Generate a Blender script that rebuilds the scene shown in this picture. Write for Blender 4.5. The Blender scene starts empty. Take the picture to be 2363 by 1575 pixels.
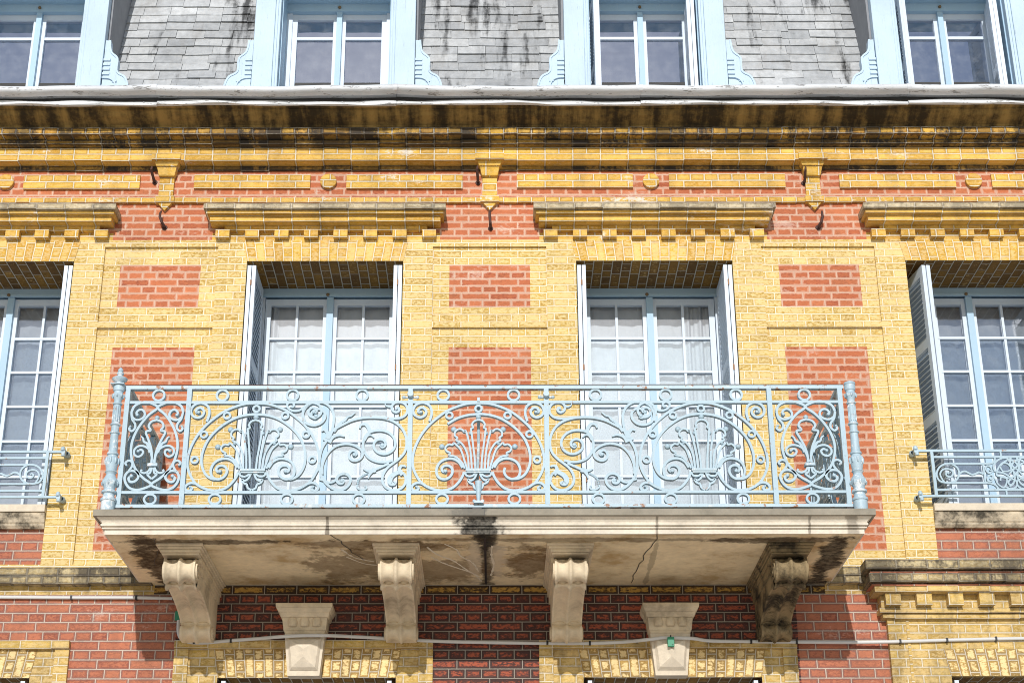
import bpy, bmesh, math, random
import numpy as np
from mathutils import Vector, Matrix

random.seed(7)
C = bpy.context.scene.collection
scn = bpy.context.scene

# ------------------------------------------------------------------ camera
FPX, TH, RO, U0, V0, PW, PH = 3851.0, math.radians(23.73), 0.00115, 1140.0, 787.5, 2363.0, 1575.0
FW = Vector((0, math.cos(TH), math.sin(TH)))
_r = Vector((1, 0, 0)); _u = _r.cross(FW)
RT = _r * math.cos(RO) - _u * math.sin(RO)
UP = _u * math.cos(RO) + _r * math.sin(RO)
CAM = Vector((0.03331, -11.74525, 1.6))

def P(u, v, y=0.0):
    """the point (x, z) at depth y that the photograph shows at (u, v)"""
    d = FW + RT * ((u - U0) / FPX) - UP * ((v - V0) / FPX)
    p = CAM + d * ((y - CAM.y) / d.y)
    return (p.x, p.z)

cam = bpy.data.cameras.new('camera')
co = bpy.data.objects.new('camera', cam); C.objects.link(co)
m = Matrix((RT, UP, -FW)).transposed().to_4x4(); m.translation = CAM
co.matrix_world = m
cam.sensor_width = 36.0; cam.lens = 36.0 * FPX / PW
cam.shift_x = (PW / 2 - U0) / PW
cam.clip_start = 0.1; cam.clip_end = 2000
scn.camera = co

# ------------------------------------------------------------------ light
SUN = Vector((-0.062, -1.0, 0.45)).normalized()          # towards the sun
w = bpy.data.worlds.new("World"); scn.world = w; w.use_nodes = True
nt = w.node_tree; bg = nt.nodes['Background']
sky = nt.nodes.new('ShaderNodeTexSky'); sky.sky_type = 'NISHITA'; sky.sun_disc = False
sky.sun_elevation = math.asin(SUN.z); sky.sun_rotation = math.atan2(SUN.x, SUN.y)
sky.air_density = 1.0; sky.dust_density = 0.5
nt.links.new(sky.outputs[0], bg.inputs[0]); bg.inputs[1].default_value = 0.09
sl = bpy.data.lights.new('sun', 'SUN'); sl.energy = 3.1; sl.angle = math.radians(0.5); sl.color = (1.0, 0.972, 0.935)
so = bpy.data.objects.new('sun', sl); C.objects.link(so); so.location = (-5, -40, 30)
so.rotation_euler = (-SUN).to_track_quat('-Z', 'Y').to_euler()
vs = scn.view_settings
vs.view_transform = 'Standard'; vs.look = 'None'; vs.gamma = 1.0; vs.exposure = 0.13
scn.cycles.filter_width = 0.95; scn.cycles.max_bounces = 8; scn.cycles.transparent_max_bounces = 12

# ------------------------------------------------------------------ node helpers
class N:
    def __init__(s, name):
        s.m = bpy.data.materials.new(name); s.m.use_nodes = True
        s.t = s.m.node_tree; s.t.nodes.clear()
        s.out = s.n('OutputMaterial')
    def n(s, typ, **kw):
        nd = s.t.nodes.new('ShaderNode' + typ)
        for k, v in kw.items(): setattr(nd, k, v)
        return nd
    def set(s, nd, inp, v):
        i = nd.inputs[inp]
        if hasattr(v, 'is_output') or isinstance(v, bpy.types.NodeSocket): s.t.links.new(v, i)
        else: i.default_value = (v if not (isinstance(v, tuple) and len(v) == 3 and i.type == 'RGBA') else (*v, 1))
    def math(s, op, a, b=0.0, c=None, clamp=False):
        nd = s.n('Math', operation=op, use_clamp=clamp); s.set(nd, 0, a); s.set(nd, 1, b)
        if c is not None: s.set(nd, 2, c)
        return nd.outputs[0]
    def mix(s, f, a, b, mode='MIX'):
        nd = s.n('Mix', data_type='RGBA', blend_type=mode, clamp_result=False)
        s.set(nd, 0, f); s.set(nd, 6, a); s.set(nd, 7, b)
        return nd.outputs[2]
    def step(s, v, lo, hi):
        nd = s.n('MapRange', interpolation_type='SMOOTHSTEP'); s.set(nd, 0, v); s.set(nd, 1, lo); s.set(nd, 2, hi)
        return nd.outputs[0]
    def noise(s, vec, scale, detail=3.0, rough=0.55, dist=0.0):
        nd = s.n('TexNoise'); s.set(nd, 'Vector', vec); s.set(nd, 'Scale', scale); s.set(nd, 'Detail', detail)
        s.set(nd, 'Roughness', rough); s.set(nd, 'Distortion', dist)
        return nd.outputs['Fac'], nd.outputs['Color']
    def mapping(s, vec, scale=(1, 1, 1), loc=(0, 0, 0), rot=(0, 0, 0)):
        nd = s.n('Mapping'); s.set(nd, 0, vec); s.set(nd, 1, loc); s.set(nd, 2, rot); s.set(nd, 3, scale)
        return nd.outputs[0]
    def pos(s): return s.n('NewGeometry').outputs['Position']
    def uv(s): return s.n('UVMap').outputs[0]
    def sep(s, v):
        nd = s.n('SeparateXYZ'); s.set(nd, 0, v); return nd.outputs
    def comb(s, x, y, z=0.0):
        nd = s.n('CombineXYZ'); s.set(nd, 0, x); s.set(nd, 1, y); s.set(nd, 2, z); return nd.outputs[0]
    def vadd(s, a, b):
        nd = s.n('VectorMath', operation='ADD'); s.set(nd, 0, a); s.set(nd, 1, b); return nd.outputs[0]
    def vscale(s, a, f):
        nd = s.n('VectorMath', operation='SCALE'); s.set(nd, 0, a); s.set(nd, 'Scale', f); return nd.outputs[0]
    def bsdf(s, col, rough=0.8, bump=None, dist=0.005, metal=0.0, spec=0.5, strength=1.0):
        b = s.n('BsdfPrincipled'); s.set(b, 'Base Color', col); s.set(b, 'Roughness', rough)
        s.set(b, 'Metallic', metal); s.set(b, 'Specular IOR Level', spec)
        if bump is not None:
            bn = s.n('Bump'); s.set(bn, 'Height', bump); s.set(bn, 'Distance', dist); s.set(bn, 'Strength', strength)
            s.t.links.new(bn.outputs[0], b.inputs['Normal'])
        s.t.links.new(b.outputs[0], s.out.inputs[0])
        return s.m

RH = 0.0611                                            # one brick course
def brick_mat(name, c1, c2, mortar, edge, edge_amt, pale, pale_amt, soot=0.0, swap=False, bw=0.222, row=RH, halo=0.0,
              eff=0.0, msize=0.0038, cov=0.0, rim=0.5, shift=0.0, plain=False):
    """English-bond brickwork laid out in metres on the UV map; c1/c2 per-brick colours, edge = smear along the joints, pale = spalled patches"""
    k = N(name); uv = k.uv(); pos = k.pos()
    if shift: uv = k.vadd(uv, (0, shift, 0))
    if swap:
        x, y, _ = k.sep(uv); uv = k.comb(y, x)
    _, nc = k.noise(pos, 14.0, 2.0)
    _, nc2 = k.noise(pos, 70.0, 2.0)
    wob = k.vadd(k.vscale(nc, 0.007), k.vscale(nc2, 0.004))
    uvd = k.vadd(k.vadd(uv, wob), (-0.0055, -0.0055, 0))
    def br(ms, sm, v):
        b = k.n('TexBrick', offset=0.5, offset_frequency=2, squash=1.0 if plain else 0.5, squash_frequency=2)
        k.set(b, 'Vector', v); k.set(b, 'Color1', (0, 0, 0)); k.set(b, 'Color2', (1, 1, 1)); k.set(b, 'Mortar', (0, 0, 0))
        k.set(b, 'Scale', 1.0); k.set(b, 'Mortar Size', ms); k.set(b, 'Mortar Smooth', sm)
        k.set(b, 'Brick Width', bw); k.set(b, 'Row Height', row)
        return b
    b1 = br(msize, 0.25, k.vadd(uv, k.vadd(k.vscale(nc2, 0.003), (-0.0015, -0.0015, 0))))
    b2 = br(0.024, 1.0, uvd)
    rnd = b1.outputs['Color']; mort = b1.outputs['Fac']; ed = b2.outputs['Fac']
    n1, _ = k.noise(pos, 38.0, 5.0, 0.65)
    n2, _ = k.noise(k.mapping(k.vadd(pos, (7, 3, 1)), (0.6, 1, 1.25)), 52.0, 6.0, 0.7)
    n3, _ = k.noise(k.vadd(pos, (17, 3, 11)), 1.3, 4.0, 0.6)
    n4, _ = k.noise(k.vadd(pos, (4, 23, 11)), 6.0, 4.0, 0.6)
    rr = k.n('TexWhiteNoise', noise_dimensions='1D'); k.set(rr, 'W', k.math('MULTIPLY', rnd, 917.3))
    r2 = rr.outputs[0]
    col = k.mix(rnd, c1, c2)
    n6, _ = k.noise(k.vadd(pos, (2, 13, 5)), 120.0, 4.0, 0.75)
    n7, _ = k.noise(k.mapping(k.vadd(pos, (8, 3, 15)), (0.7, 1, 1.5)), 24.0, 5.0, 0.7)
    shade = k.math('MULTIPLY_ADD', k.math('SUBTRACT', n1, 0.5), 0.7, k.math('MULTIPLY_ADD', k.math('SUBTRACT', n6, 0.5), 0.9, k.math('MULTIPLY_ADD', k.math('SUBTRACT', r2, 0.5), 0.26, k.math('MULTIPLY_ADD', k.math('SUBTRACT', n7, 0.5), 0.9, 1.0))))
    col = k.mix(1.0, col, k.comb(shade, shade, shade), 'MULTIPLY')
    # the worn pale face in the middle of a brick
    core = k.math('SUBTRACT', k.math('MULTIPLY_ADD', n2, 2.1, k.math('MULTIPLY', r2, 0.22)), k.math('MULTIPLY_ADD', ed, rim, 0.78 - cov))
    cm = k.step(core, 0.10, 0.42)
    cm = k.math('MULTIPLY', cm, pale_amt)
    col = k.mix(cm, col, pale)
    # mortar smear / glaze rim along joints
    em = k.step(k.math('MULTIPLY_ADD', k.math('SUBTRACT', n1, 0.5), 1.5, k.math('ADD', ed, k.math('MULTIPLY', k.math('SUBTRACT', n4, 0.5), 1.2))), 0.42, 0.68)
    col = k.mix(k.math('MULTIPLY', em, edge_amt), col, edge)
    ms = k.mix(k.step(n4, 0.35, 0.7), mortar, tuple(c * 0.86 for c in mortar))
    col = k.mix(mort, col, ms)
    if eff > 0:                                            # salts blooming on the face
        n5, _ = k.noise(k.mapping(k.vadd(pos, (3, 8, 1)), (0.8, 1, 2.0)), 2.6, 5, 0.65)
        wm = k.step(k.math('MULTIPLY_ADD', n2, 0.5, n5), 0.86, 0.98)
        col = k.mix(k.math('MULTIPLY', wm, eff), col, (0.80, 0.74, 0.66))
    pits = k.step(k.math('MULTIPLY_ADD', n6, 0.55, k.math('MULTIPLY', n7, 0.5)), 0.385, 0.345)      # pits and cracks in the faces
    col = k.mix(k.math('MULTIPLY', pits, 0.48), col, k.mix(0.5, c2, (0.05, 0.04, 0.03)))
    # soot and run-off
    if soot > 0:
        st = k.mapping(pos, (3.2, 1, 0.55))
        ns, _ = k.noise(st, 1.6, 5.0, 0.62)
        sm = k.math('MULTIPLY', k.step(k.math('MULTIPLY_ADD', n1, 0.45, ns), 0.68 - 0.14 * soot, 0.95 - 0.10 * soot), k.math('MULTIPLY_ADD', r2, 0.75, 0.45), clamp=True)
        col = k.mix(k.math('MULTIPLY', sm, min(1.0, 0.85 * soot)), col, (0.035, 0.028, 0.022))
    tone = k.math('MULTIPLY_ADD', k.math('SUBTRACT', n3, 0.5), 0.5, 1.0)
    col = k.mix(1.0, col, k.comb(tone, tone, tone), 'MULTIPLY')
    h = k.math('SUBTRACT', k.math('MULTIPLY_ADD', k.math('ADD', n1, k.math('MULTIPLY', n7, 0.8)), 0.9, k.math('MULTIPLY', cm, -0.25)), k.math('MULTIPLY', mort, 0.35))
    return k.bsdf(col, 0.75, h, 0.008, strength=0.55, spec=0.35)

def stone_mat(name, base, dark, stains=(), streak=False, amount=0.5, scale=1.0):
    """limestone: mottling, grime, and stains given as (x, y, rx, ry, strength) where water has run"""
    k = N(name); pos = k.pos()
    n1, _ = k.noise(k.mapping(pos, (2.2, 0.25, 0.25)) if streak else pos, 3.0 * scale, 6, 0.65); n2, _ = k.noise(pos, 22 * scale, 5, 0.7); n3, nc = k.noise(k.vadd(pos, (5, 2, 9)), 90, 4, 0.7)
    col = k.mix(k.step(n1, 0.3, 0.75), base, tuple(c * 0.78 for c in base))
    g = k.math('MULTIPLY_ADD', k.math('SUBTRACT', n2, 0.5), 0.5, 1.0)
    col = k.mix(1.0, col, k.comb(g, g, g), 'MULTIPLY')
    gm = k.step(k.math('MULTIPLY_ADD', n2, 0.4, n1), 0.80 - 0.2 * amount, 1.0 - 0.12 * amount)
    col = k.mix(k.math('MULTIPLY', gm, min(amount, 0.92)), col, dark)
    x, y, z = k.sep(pos)
    wn, _ = k.noise(k.vadd(pos, (3, 3, 3)), 5.0, 5, 0.65)
    wn2, _ = k.noise(k.vadd(pos, (31, 3, 3)), 19.0, 4, 0.65)
    wob = k.math('MULTIPLY_ADD', k.math('SUBTRACT', wn, 0.5), 2.6, k.math('MULTIPLY', k.math('SUBTRACT', wn2, 0.5), 0.8))
    for (sx, sy, rx, ry, s, c) in stains:
        dx = k.math('DIVIDE', k.math('SUBTRACT', x, sx), rx); dy = k.math('DIVIDE', k.math('SUBTRACT', y, sy), ry)
        d = k.math('SQRT', k.math('ADD', k.math('MULTIPLY', dx, dx), k.math('MULTIPLY', dy, dy)))
        mk = k.step(k.math('ADD', d, wob), 1.12, 0.66)
        rim = k.math('MULTIPLY_ADD', n2, 1.0, 0.42, clamp=True)
        col = k.mix(k.math('MULTIPLY', k.math('MULTIPLY', mk, s), rim), col, c)
    h = k.math('MULTIPLY_ADD', n3, 0.4, n2)
    return k.bsdf(col, 0.88, h, 0.006, strength=0.6, spec=0.25)

def paint_mat(name, base, wear, wear_amt=0.0, grain=(1, 1, 1), rough=0.45, rust=0.0, grime=0.15, thr=0.64):
    k = N(name); pos = k.pos(); p = k.mapping(pos, grain)
    n1, _ = k.noise(p, 9, 5, 0.65); n2, _ = k.noise(p, 40, 5, 0.7); n3, _ = k.noise(k.vadd(pos, (9, 1, 4)), 2.0, 4, 0.6)
    g = k.math('MULTIPLY_ADD', k.math('SUBTRACT', n3, 0.5), grime * 2, 1.0)
    col = k.mix(1.0, base, k.comb(g, g, g), 'MULTIPLY')
    g2 = k.math('MULTIPLY_ADD', k.math('SUBTRACT', n2, 0.5), grime * 1.2, 1.0)
    col = k.mix(1.0, col, k.comb(g2, g2, g2), 'MULTIPLY')
    wm = k.math('MULTIPLY', k.step(k.math('MULTIPLY_ADD', n2, 0.45, k.math('MULTIPLY', n1, 0.6)), thr - 0.02, thr + 0.03), wear_amt)
    col = k.mix(wm, col, wear)
    if rust > 0:
        n4, _ = k.noise(k.vadd(pos, (1, 9, 4)), 13, 5, 0.7)
        rm = k.math('MULTIPLY', k.step(n4, 0.62 if rust < 0.95 else 0.56, 0.70 if rust < 0.95 else 0.63), rust)
        col = k.mix(rm, col, (0.30, 0.12, 0.04))
    return k.bsdf(col, rough, k.math('SUBTRACT', n2, wm), 0.002, strength=0.5, spec=0.4)

def plain_mat(name, col, rough=0.6, var=0.15, scale=12.0, metal=0.0, spec=0.4):
    k = N(name); n1, _ = k.noise(k.pos(), scale, 5, 0.6)
    g = k.math('MULTIPLY_ADD', k.math('SUBTRACT', n1, 0.5), var * 2, 1.0)
    return k.bsdf(k.mix(1.0, col, k.comb(g, g, g), 'MULTIPLY'), rough, n1, 0.002, metal, spec, 0.3)

M = {}
M['red'] = brick_mat('red_brick', (0.54, 0.185, 0.082), (0.37, 0.092, 0.042), (0.64, 0.43, 0.32), (0.58, 0.30, 0.20), 0.9,
                     (0.50, 0.150, 0.058), 0.6, eff=0.3, msize=0.0046)
M['red_low'] = brick_mat('red_brick_grimy', (0.46, 0.172, 0.095), (0.29, 0.088, 0.056), (0.55, 0.46, 0.38), (0.26, 0.125, 0.10), 0.75,
                         (0.52, 0.180, 0.095), 0.7, soot=0.25, msize=0.0040, eff=0.25, row=0.0675, bw=0.232, shift=0.0226)
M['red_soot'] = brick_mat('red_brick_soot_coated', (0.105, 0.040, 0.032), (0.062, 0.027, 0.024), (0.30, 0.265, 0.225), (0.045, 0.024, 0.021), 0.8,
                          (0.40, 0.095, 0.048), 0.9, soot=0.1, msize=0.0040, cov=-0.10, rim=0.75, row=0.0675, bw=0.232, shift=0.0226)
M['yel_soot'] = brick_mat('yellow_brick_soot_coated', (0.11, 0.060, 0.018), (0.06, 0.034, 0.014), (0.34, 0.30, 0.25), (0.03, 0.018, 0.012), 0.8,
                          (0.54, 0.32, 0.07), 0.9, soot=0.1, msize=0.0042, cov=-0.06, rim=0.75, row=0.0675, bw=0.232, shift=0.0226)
M['yel'] = brick_mat('yellow_brick', (0.62, 0.405, 0.092), (0.47, 0.27, 0.046), (0.85, 0.77, 0.61), (0.67, 0.485, 0.185), 0.5,
                     (0.77, 0.615, 0.305), 0.78, rim=0.30, msize=0.0038, cov=0.03)
M['yel_top'] = brick_mat('yellow_brick_glazed', (0.74, 0.445, 0.065), (0.56, 0.30, 0.036), (0.72, 0.66, 0.53), (0.36, 0.215, 0.05), 0.5,
                         (0.78, 0.57, 0.24), 0.36, soot=0.3, eff=0.8, msize=0.0052)
M['yel_corn'] = brick_mat('yellow_brick_sooty', (0.74, 0.43, 0.05), (0.52, 0.26, 0.03), (0.60, 0.55, 0.46), (0.12, 0.065, 0.02), 0.85,
                          (0.72, 0.50, 0.20), 0.25, soot=1.15, eff=0.3, msize=0.0055)
M['yel_black'] = brick_mat('cornice_brick_blackened', (0.42, 0.24, 0.035), (0.24, 0.125, 0.02), (0.50, 0.46, 0.38), (0.08, 0.045, 0.015), 0.9,
                          (0.70, 0.46, 0.15), 0.35, soot=1.3, msize=0.005)
M['vou'] = brick_mat('yellow_brick_upright', (0.72, 0.43, 0.055), (0.55, 0.29, 0.032), (0.76, 0.68, 0.52), (0.44, 0.29, 0.09), 0.4,
                     (0.78, 0.62, 0.34), 0.5, swap=True, bw=0.166, row=0.0745, msize=0.0042, rim=0.3)
M['vou_dark'] = brick_mat('soffit_brick_dark', (0.25, 0.125, 0.014), (0.13, 0.062, 0.010), (0.50, 0.46, 0.37), (0.10, 0.05, 0.014), 0.4,
                     (0.62, 0.42, 0.16), 0.85, swap=True, bw=0.235, row=0.0745, msize=0.0044, cov=-0.40, rim=0.2)  # much darker brown version of the upright brick, used on the opening soffits
M['vou_low'] = brick_mat('lower_arch_brick_upright', (0.46, 0.285, 0.075), (0.28, 0.17, 0.045), (0.60, 0.54, 0.44), (0.30, 0.20, 0.08), 0.6,
                         (0.84, 0.64, 0.32), 0.95, soot=0.25, swap=True, bw=0.166, row=0.0745, msize=0.0036)
M['yel_low'] = brick_mat('yellow_brick_weathered', (0.62, 0.41, 0.095), (0.44, 0.275, 0.07), (0.72, 0.64, 0.50), (0.44, 0.32, 0.14), 0.5,
                         (0.74, 0.56, 0.28), 0.55, soot=0.5, rim=0.3, msize=0.0042)
M['yel_grey'] = brick_mat('band_brick_blackened', (0.54, 0.40, 0.18), (0.36, 0.27, 0.13), (0.44, 0.39, 0.30), (0.20, 0.165, 0.11), 0.8,
                          (0.62, 0.52, 0.32), 0.7, soot=1.0)
M['yel_pale'] = brick_mat('hood_brick_bleached', (0.56, 0.45, 0.27), (0.40, 0.32, 0.19), (0.62, 0.55, 0.44), (0.24, 0.20, 0.14), 0.7,
                          (0.66, 0.57, 0.40), 0.7, soot=0.6, eff=0.4)
DK = (0.05, 0.032, 0.016); BK = (0.012, 0.011, 0.010); BR = (0.13, 0.075, 0.032); PALE = (0.62, 0.52, 0.38)
M['stone'] = stone_mat('limestone', (0.72, 0.63, 0.50), (0.12, 0.10, 0.075), amount=0.25)
M['stone_dirty'] = stone_mat('limestone_blackened', (0.62, 0.52, 0.38), (0.02, 0.018, 0.014), amount=1.15, scale=1.6)
M['stone_console'] = stone_mat('limestone_console', (0.76, 0.64, 0.46), (0.16, 0.12, 0.08), amount=0.5)
M['slab'] = stone_mat('balcony_stone', (0.88, 0.73, 0.48), (0.46, 0.29, 0.11), amount=0.75,
    stains=[(-0.02, -1.2, 0.10, 0.35, 0.95, BK), (-0.02, -0.5, 0.06, 1.0, 0.85, BK), (-0.30, -0.35, 0.40, 0.30, 0.7, BR), (0.30, -0.55, 0.22, 0.42, 0.8, BR), (-0.45, -0.95, 0.35, 0.12, 0.7, BR),
            (-0.10, -0.55, 0.05, 0.50, 0.8, PALE), (0.06, -0.62, 0.06, 0.40, 0.8, PALE), (-0.95, -0.45, 0.35, 0.38, 0.7, BR), (-0.8, -1.0, 0.5, 0.10, 0.7, BR),
            (-2.30, -0.62, 0.14, 0.62, 0.97, DK), (-2.0, -1.06, 0.55, 0.06, 0.85, DK), (2.33, -0.55, 0.10, 0.75, 0.95, BK), (1.9, -1.08, 0.55, 0.07, 0.8, DK),
            (1.12, -0.5, 0.02, 0.8, 0.4, DK), (0.6, -1.10, 1.6, 0.05, 0.6, DK), (2.1, -0.3, 0.12, 0.5, 0.5, BR)])
M['fascia'] = stone_mat('balcony_edge_limestone', (0.74, 0.67, 0.56), (0.22, 0.19, 0.15), amount=0.3, scale=1.4,
    stains=[(-0.05, -1.25, 0.16, 0.5, 0.95, BK), (-1.06, -1.25, 0.012, 0.5, 0.7, DK), (1.10, -1.25, 0.012, 0.5, 0.6, DK), (2.1, -1.25, 0.010, 0.5, 0.6, DK), (2.38, -1.25, 0.05, 0.5, 0.5, DK)])
M['lime'] = plain_mat('lime_deposit', (0.74, 0.66, 0.52), 0.9, 0.2, 20)
M['slab_top'] = stone_mat('balcony_edge_stone', (0.33, 0.295, 0.235), (0.05, 0.05, 0.035), amount=0.35,
    stains=[(-0.12, -1.3, 0.12, 0.3, 0.9, (0.16, 0.15, 0.13))])
M['band'] = stone_mat('cornice_stone_sooty', (0.36, 0.235, 0.075), (0.016, 0.013, 0.010), amount=1.4, scale=0.8, streak=True)
M['iron'] = paint_mat('pale_blue_iron_paint', (0.38, 0.505, 0.58), (0.26, 0.31, 0.33), 0.5, rough=0.5, rust=0.85, grime=0.16, thr=0.63)
M['iron_rusty'] = paint_mat('rust_spotted_blue_iron_paint', (0.42, 0.545, 0.62), (0.62, 0.66, 0.66), 0.7, rough=0.5, rust=0.95, grime=0.2, thr=0.60)
M['iron_worn'] = paint_mat('flaking_blue_iron_paint', (0.40, 0.52, 0.59), (0.70, 0.74, 0.76), 0.9, rough=0.5, rust=0.6, grime=0.3, thr=0.58)
M['blue'] = paint_mat('pale_blue_wood_paint', (0.49, 0.62, 0.73), (0.36, 0.42, 0.45), 0.7, grain=(7, 7, 0.5), rough=0.55, grime=0.17, thr=0.635)
M['bluein'] = paint_mat('faded_blue_wood_paint', (0.38, 0.55, 0.69), (0.64, 0.70, 0.73), 0.35, grain=(6, 6, 0.7), rough=0.5, grime=0.1)
M['white'] = paint_mat('bluish_white_wood_paint', (0.62, 0.70, 0.79), (0.55, 0.52, 0.46), 0.5, grain=(5, 5, 0.6), rough=0.5, grime=0.08, thr=0.67)
M['shut'] = paint_mat('shutter_paint', (0.61, 0.69, 0.78), (0.50, 0.48, 0.44), 0.5, grain=(4, 4, 0.6), rough=0.5, grime=0.1, thr=0.67)
M['zinc'] = paint_mat('weathered_zinc', (0.64, 0.66, 0.685), (0.16, 0.15, 0.14), 0.8, grain=(0.6, 2, 2.5), rough=0.5, grime=0.34, thr=0.60)
M['zincd'] = plain_mat('blackened_zinc', (0.06, 0.058, 0.055), 0.8, 0.5, 7)
M['rust'] = plain_mat('rusted_dark_iron', (0.075, 0.035, 0.028), 0.75, 0.4, 30)
M['hinge'] = plain_mat('rusty_hinge', (0.36, 0.20, 0.11), 0.8, 0.4, 60)
M['cable'] = plain_mat('grey_plastic_conduit', (0.60, 0.595, 0.58), 0.5, 0.06, 5)
M['black'] = plain_mat('black_plastic_clip', (0.02, 0.02, 0.022), 0.5)
M['green'] = plain_mat('green_plastic', (0.02, 0.235, 0.125), 0.4, 0.08)
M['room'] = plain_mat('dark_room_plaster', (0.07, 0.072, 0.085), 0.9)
M['blind_pale'] = plain_mat('pale_inner_blind', (0.40, 0.415, 0.44), 0.9, 0.05)
M['blind'] = plain_mat('grey_inner_blind', (0.29, 0.305, 0.335), 0.9, 0.05)
M['lead'] = plain_mat('lead_flashing', (0.23, 0.24, 0.26), 0.6, 0.3, 8)
M['brass'] = plain_mat('old_brass_stud', (0.20, 0.13, 0.06), 0.5)
M['ground'] = plain_mat('street_paving', (0.78, 0.71, 0.60), 0.9, 0.12, 2)

def curtain_mat():
    k = N('white_net_curtain'); x, y, z = k.sep(k.pos())
    n1, _ = k.noise(k.comb(k.math('MULTIPLY', x, 22.0), 0.0, k.math('MULTIPLY', z, 0.8)), 1.0, 3, 0.6)
    col = k.mix(n1, (0.37, 0.385, 0.41), (0.46, 0.475, 0.50))
    return k.bsdf(col, 0.9, n1, 0.01, strength=0.3, spec=0.1)
M['net'] = curtain_mat()
def glass_mat(name, refl, rough, tint=(0.93, 0.96, 0.97), rc=(0.95, 0.96, 1.0)):
    k = N(name); n1, _ = k.noise(k.pos(), 3.0, 2, 0.5); n2, _ = k.noise(k.vadd(k.pos(), (3, 1, 8)), 11.0, 5, 0.65)
    tr = k.n('BsdfTransparent'); k.set(tr, 0, tint)
    gl = k.n('BsdfGlossy'); k.set(gl, 'Color', rc); k.set(gl, 'Roughness', rough)
    bn = k.n('Bump'); k.set(bn, 'Height', n1); k.set(bn, 'Distance', 0.006); k.set(bn, 'Strength', 0.3)
    k.t.links.new(bn.outputs[0], gl.inputs['Normal'])
    fr = k.n('Fresnel'); k.set(fr, 0, 1.5)
    f = k.math('MULTIPLY_ADD', fr.outputs[0], 1.0, refl, clamp=True)
    mx = k.n('MixShader'); k.set(mx, 0, f); k.t.links.new(tr.outputs[0], mx.inputs[1]); k.t.links.new(gl.outputs[0], mx.inputs[2])
    df = k.n('BsdfDiffuse'); k.set(df, 0, (0.75, 0.78, 0.82))                   # a film of dust on old panes
    m2 = k.n('MixShader'); k.set(m2, 0, k.math('MULTIPLY', k.step(n2, 0.35, 0.8), 0.10))
    k.t.links.new(mx.outputs[0], m2.inputs[1]); k.t.links.new(df.outputs[0], m2.inputs[2])
    k.t.links.new(m2.outputs[0], k.out.inputs[0])
    return k.m
M['glass'] = glass_mat('old_window_glass', 0.0, 0.42)
M['glass_dark'] = glass_mat('outer_window_glass', 0.20, 0.06, rc=(0.82, 0.89, 1.0))
M['glass_roof'] = glass_mat('dormer_window_glass', 0.48, 0.02, tint=(0.80, 0.86, 0.95), rc=(0.78, 0.85, 1.0))

def slate_mat():
    k = N('grey_slate'); pos = k.pos(); g = k.n('NewGeometry')
    isl = g.outputs['Random Per Island']
    n1, _ = k.noise(pos, 16, 6, 0.7); n2, _ = k.noise(k.mapping(pos, (5.0, 1, 0.75)), 1.5, 4, 0.6); n3, _ = k.noise(k.mapping(pos, (1, 1, 3)), 6, 5, 0.7)
    col = k.mix(isl, (0.37, 0.385, 0.40), (0.52, 0.535, 0.545))
    t = k.math('MULTIPLY_ADD', k.math('SUBTRACT', n1, 0.5), 1.0, 1.0)
    col = k.mix(1.0, col, k.comb(t, t, t), 'MULTIPLY')
    n5, _ = k.noise(k.vadd(pos, (5, 5, 5)), 1.1, 3, 0.5)
    t2 = k.math('MULTIPLY_ADD', k.math('SUBTRACT', n5, 0.5), 0.9, 1.0); col = k.mix(1.0, col, k.comb(t2, t2, t2), 'MULTIPLY')
    n8, _ = k.noise(k.mapping(k.vadd(pos, (1, 4, 2)), (2.2, 1, 1)), 2.3, 4, 0.65)
    col = k.mix(k.math('MULTIPLY', k.step(n8, 0.50, 0.72), 0.4), col, (0.26, 0.245, 0.225))
    col = k.mix(k.math('MULTIPLY', k.step(n3, 0.5, 0.8), 0.6), col, (0.50, 0.495, 0.48))
    col = k.mix(k.math('MULTIPLY', k.step(k.math('MULTIPLY_ADD', n1, 0.35, n2), 0.70, 0.88), 0.9), col, (0.03, 0.03, 0.03))
    return k.bsdf(col, 0.55, n1, 0.003, strength=0.5, spec=0.4)
M['slate'] = slate_mat()

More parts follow.
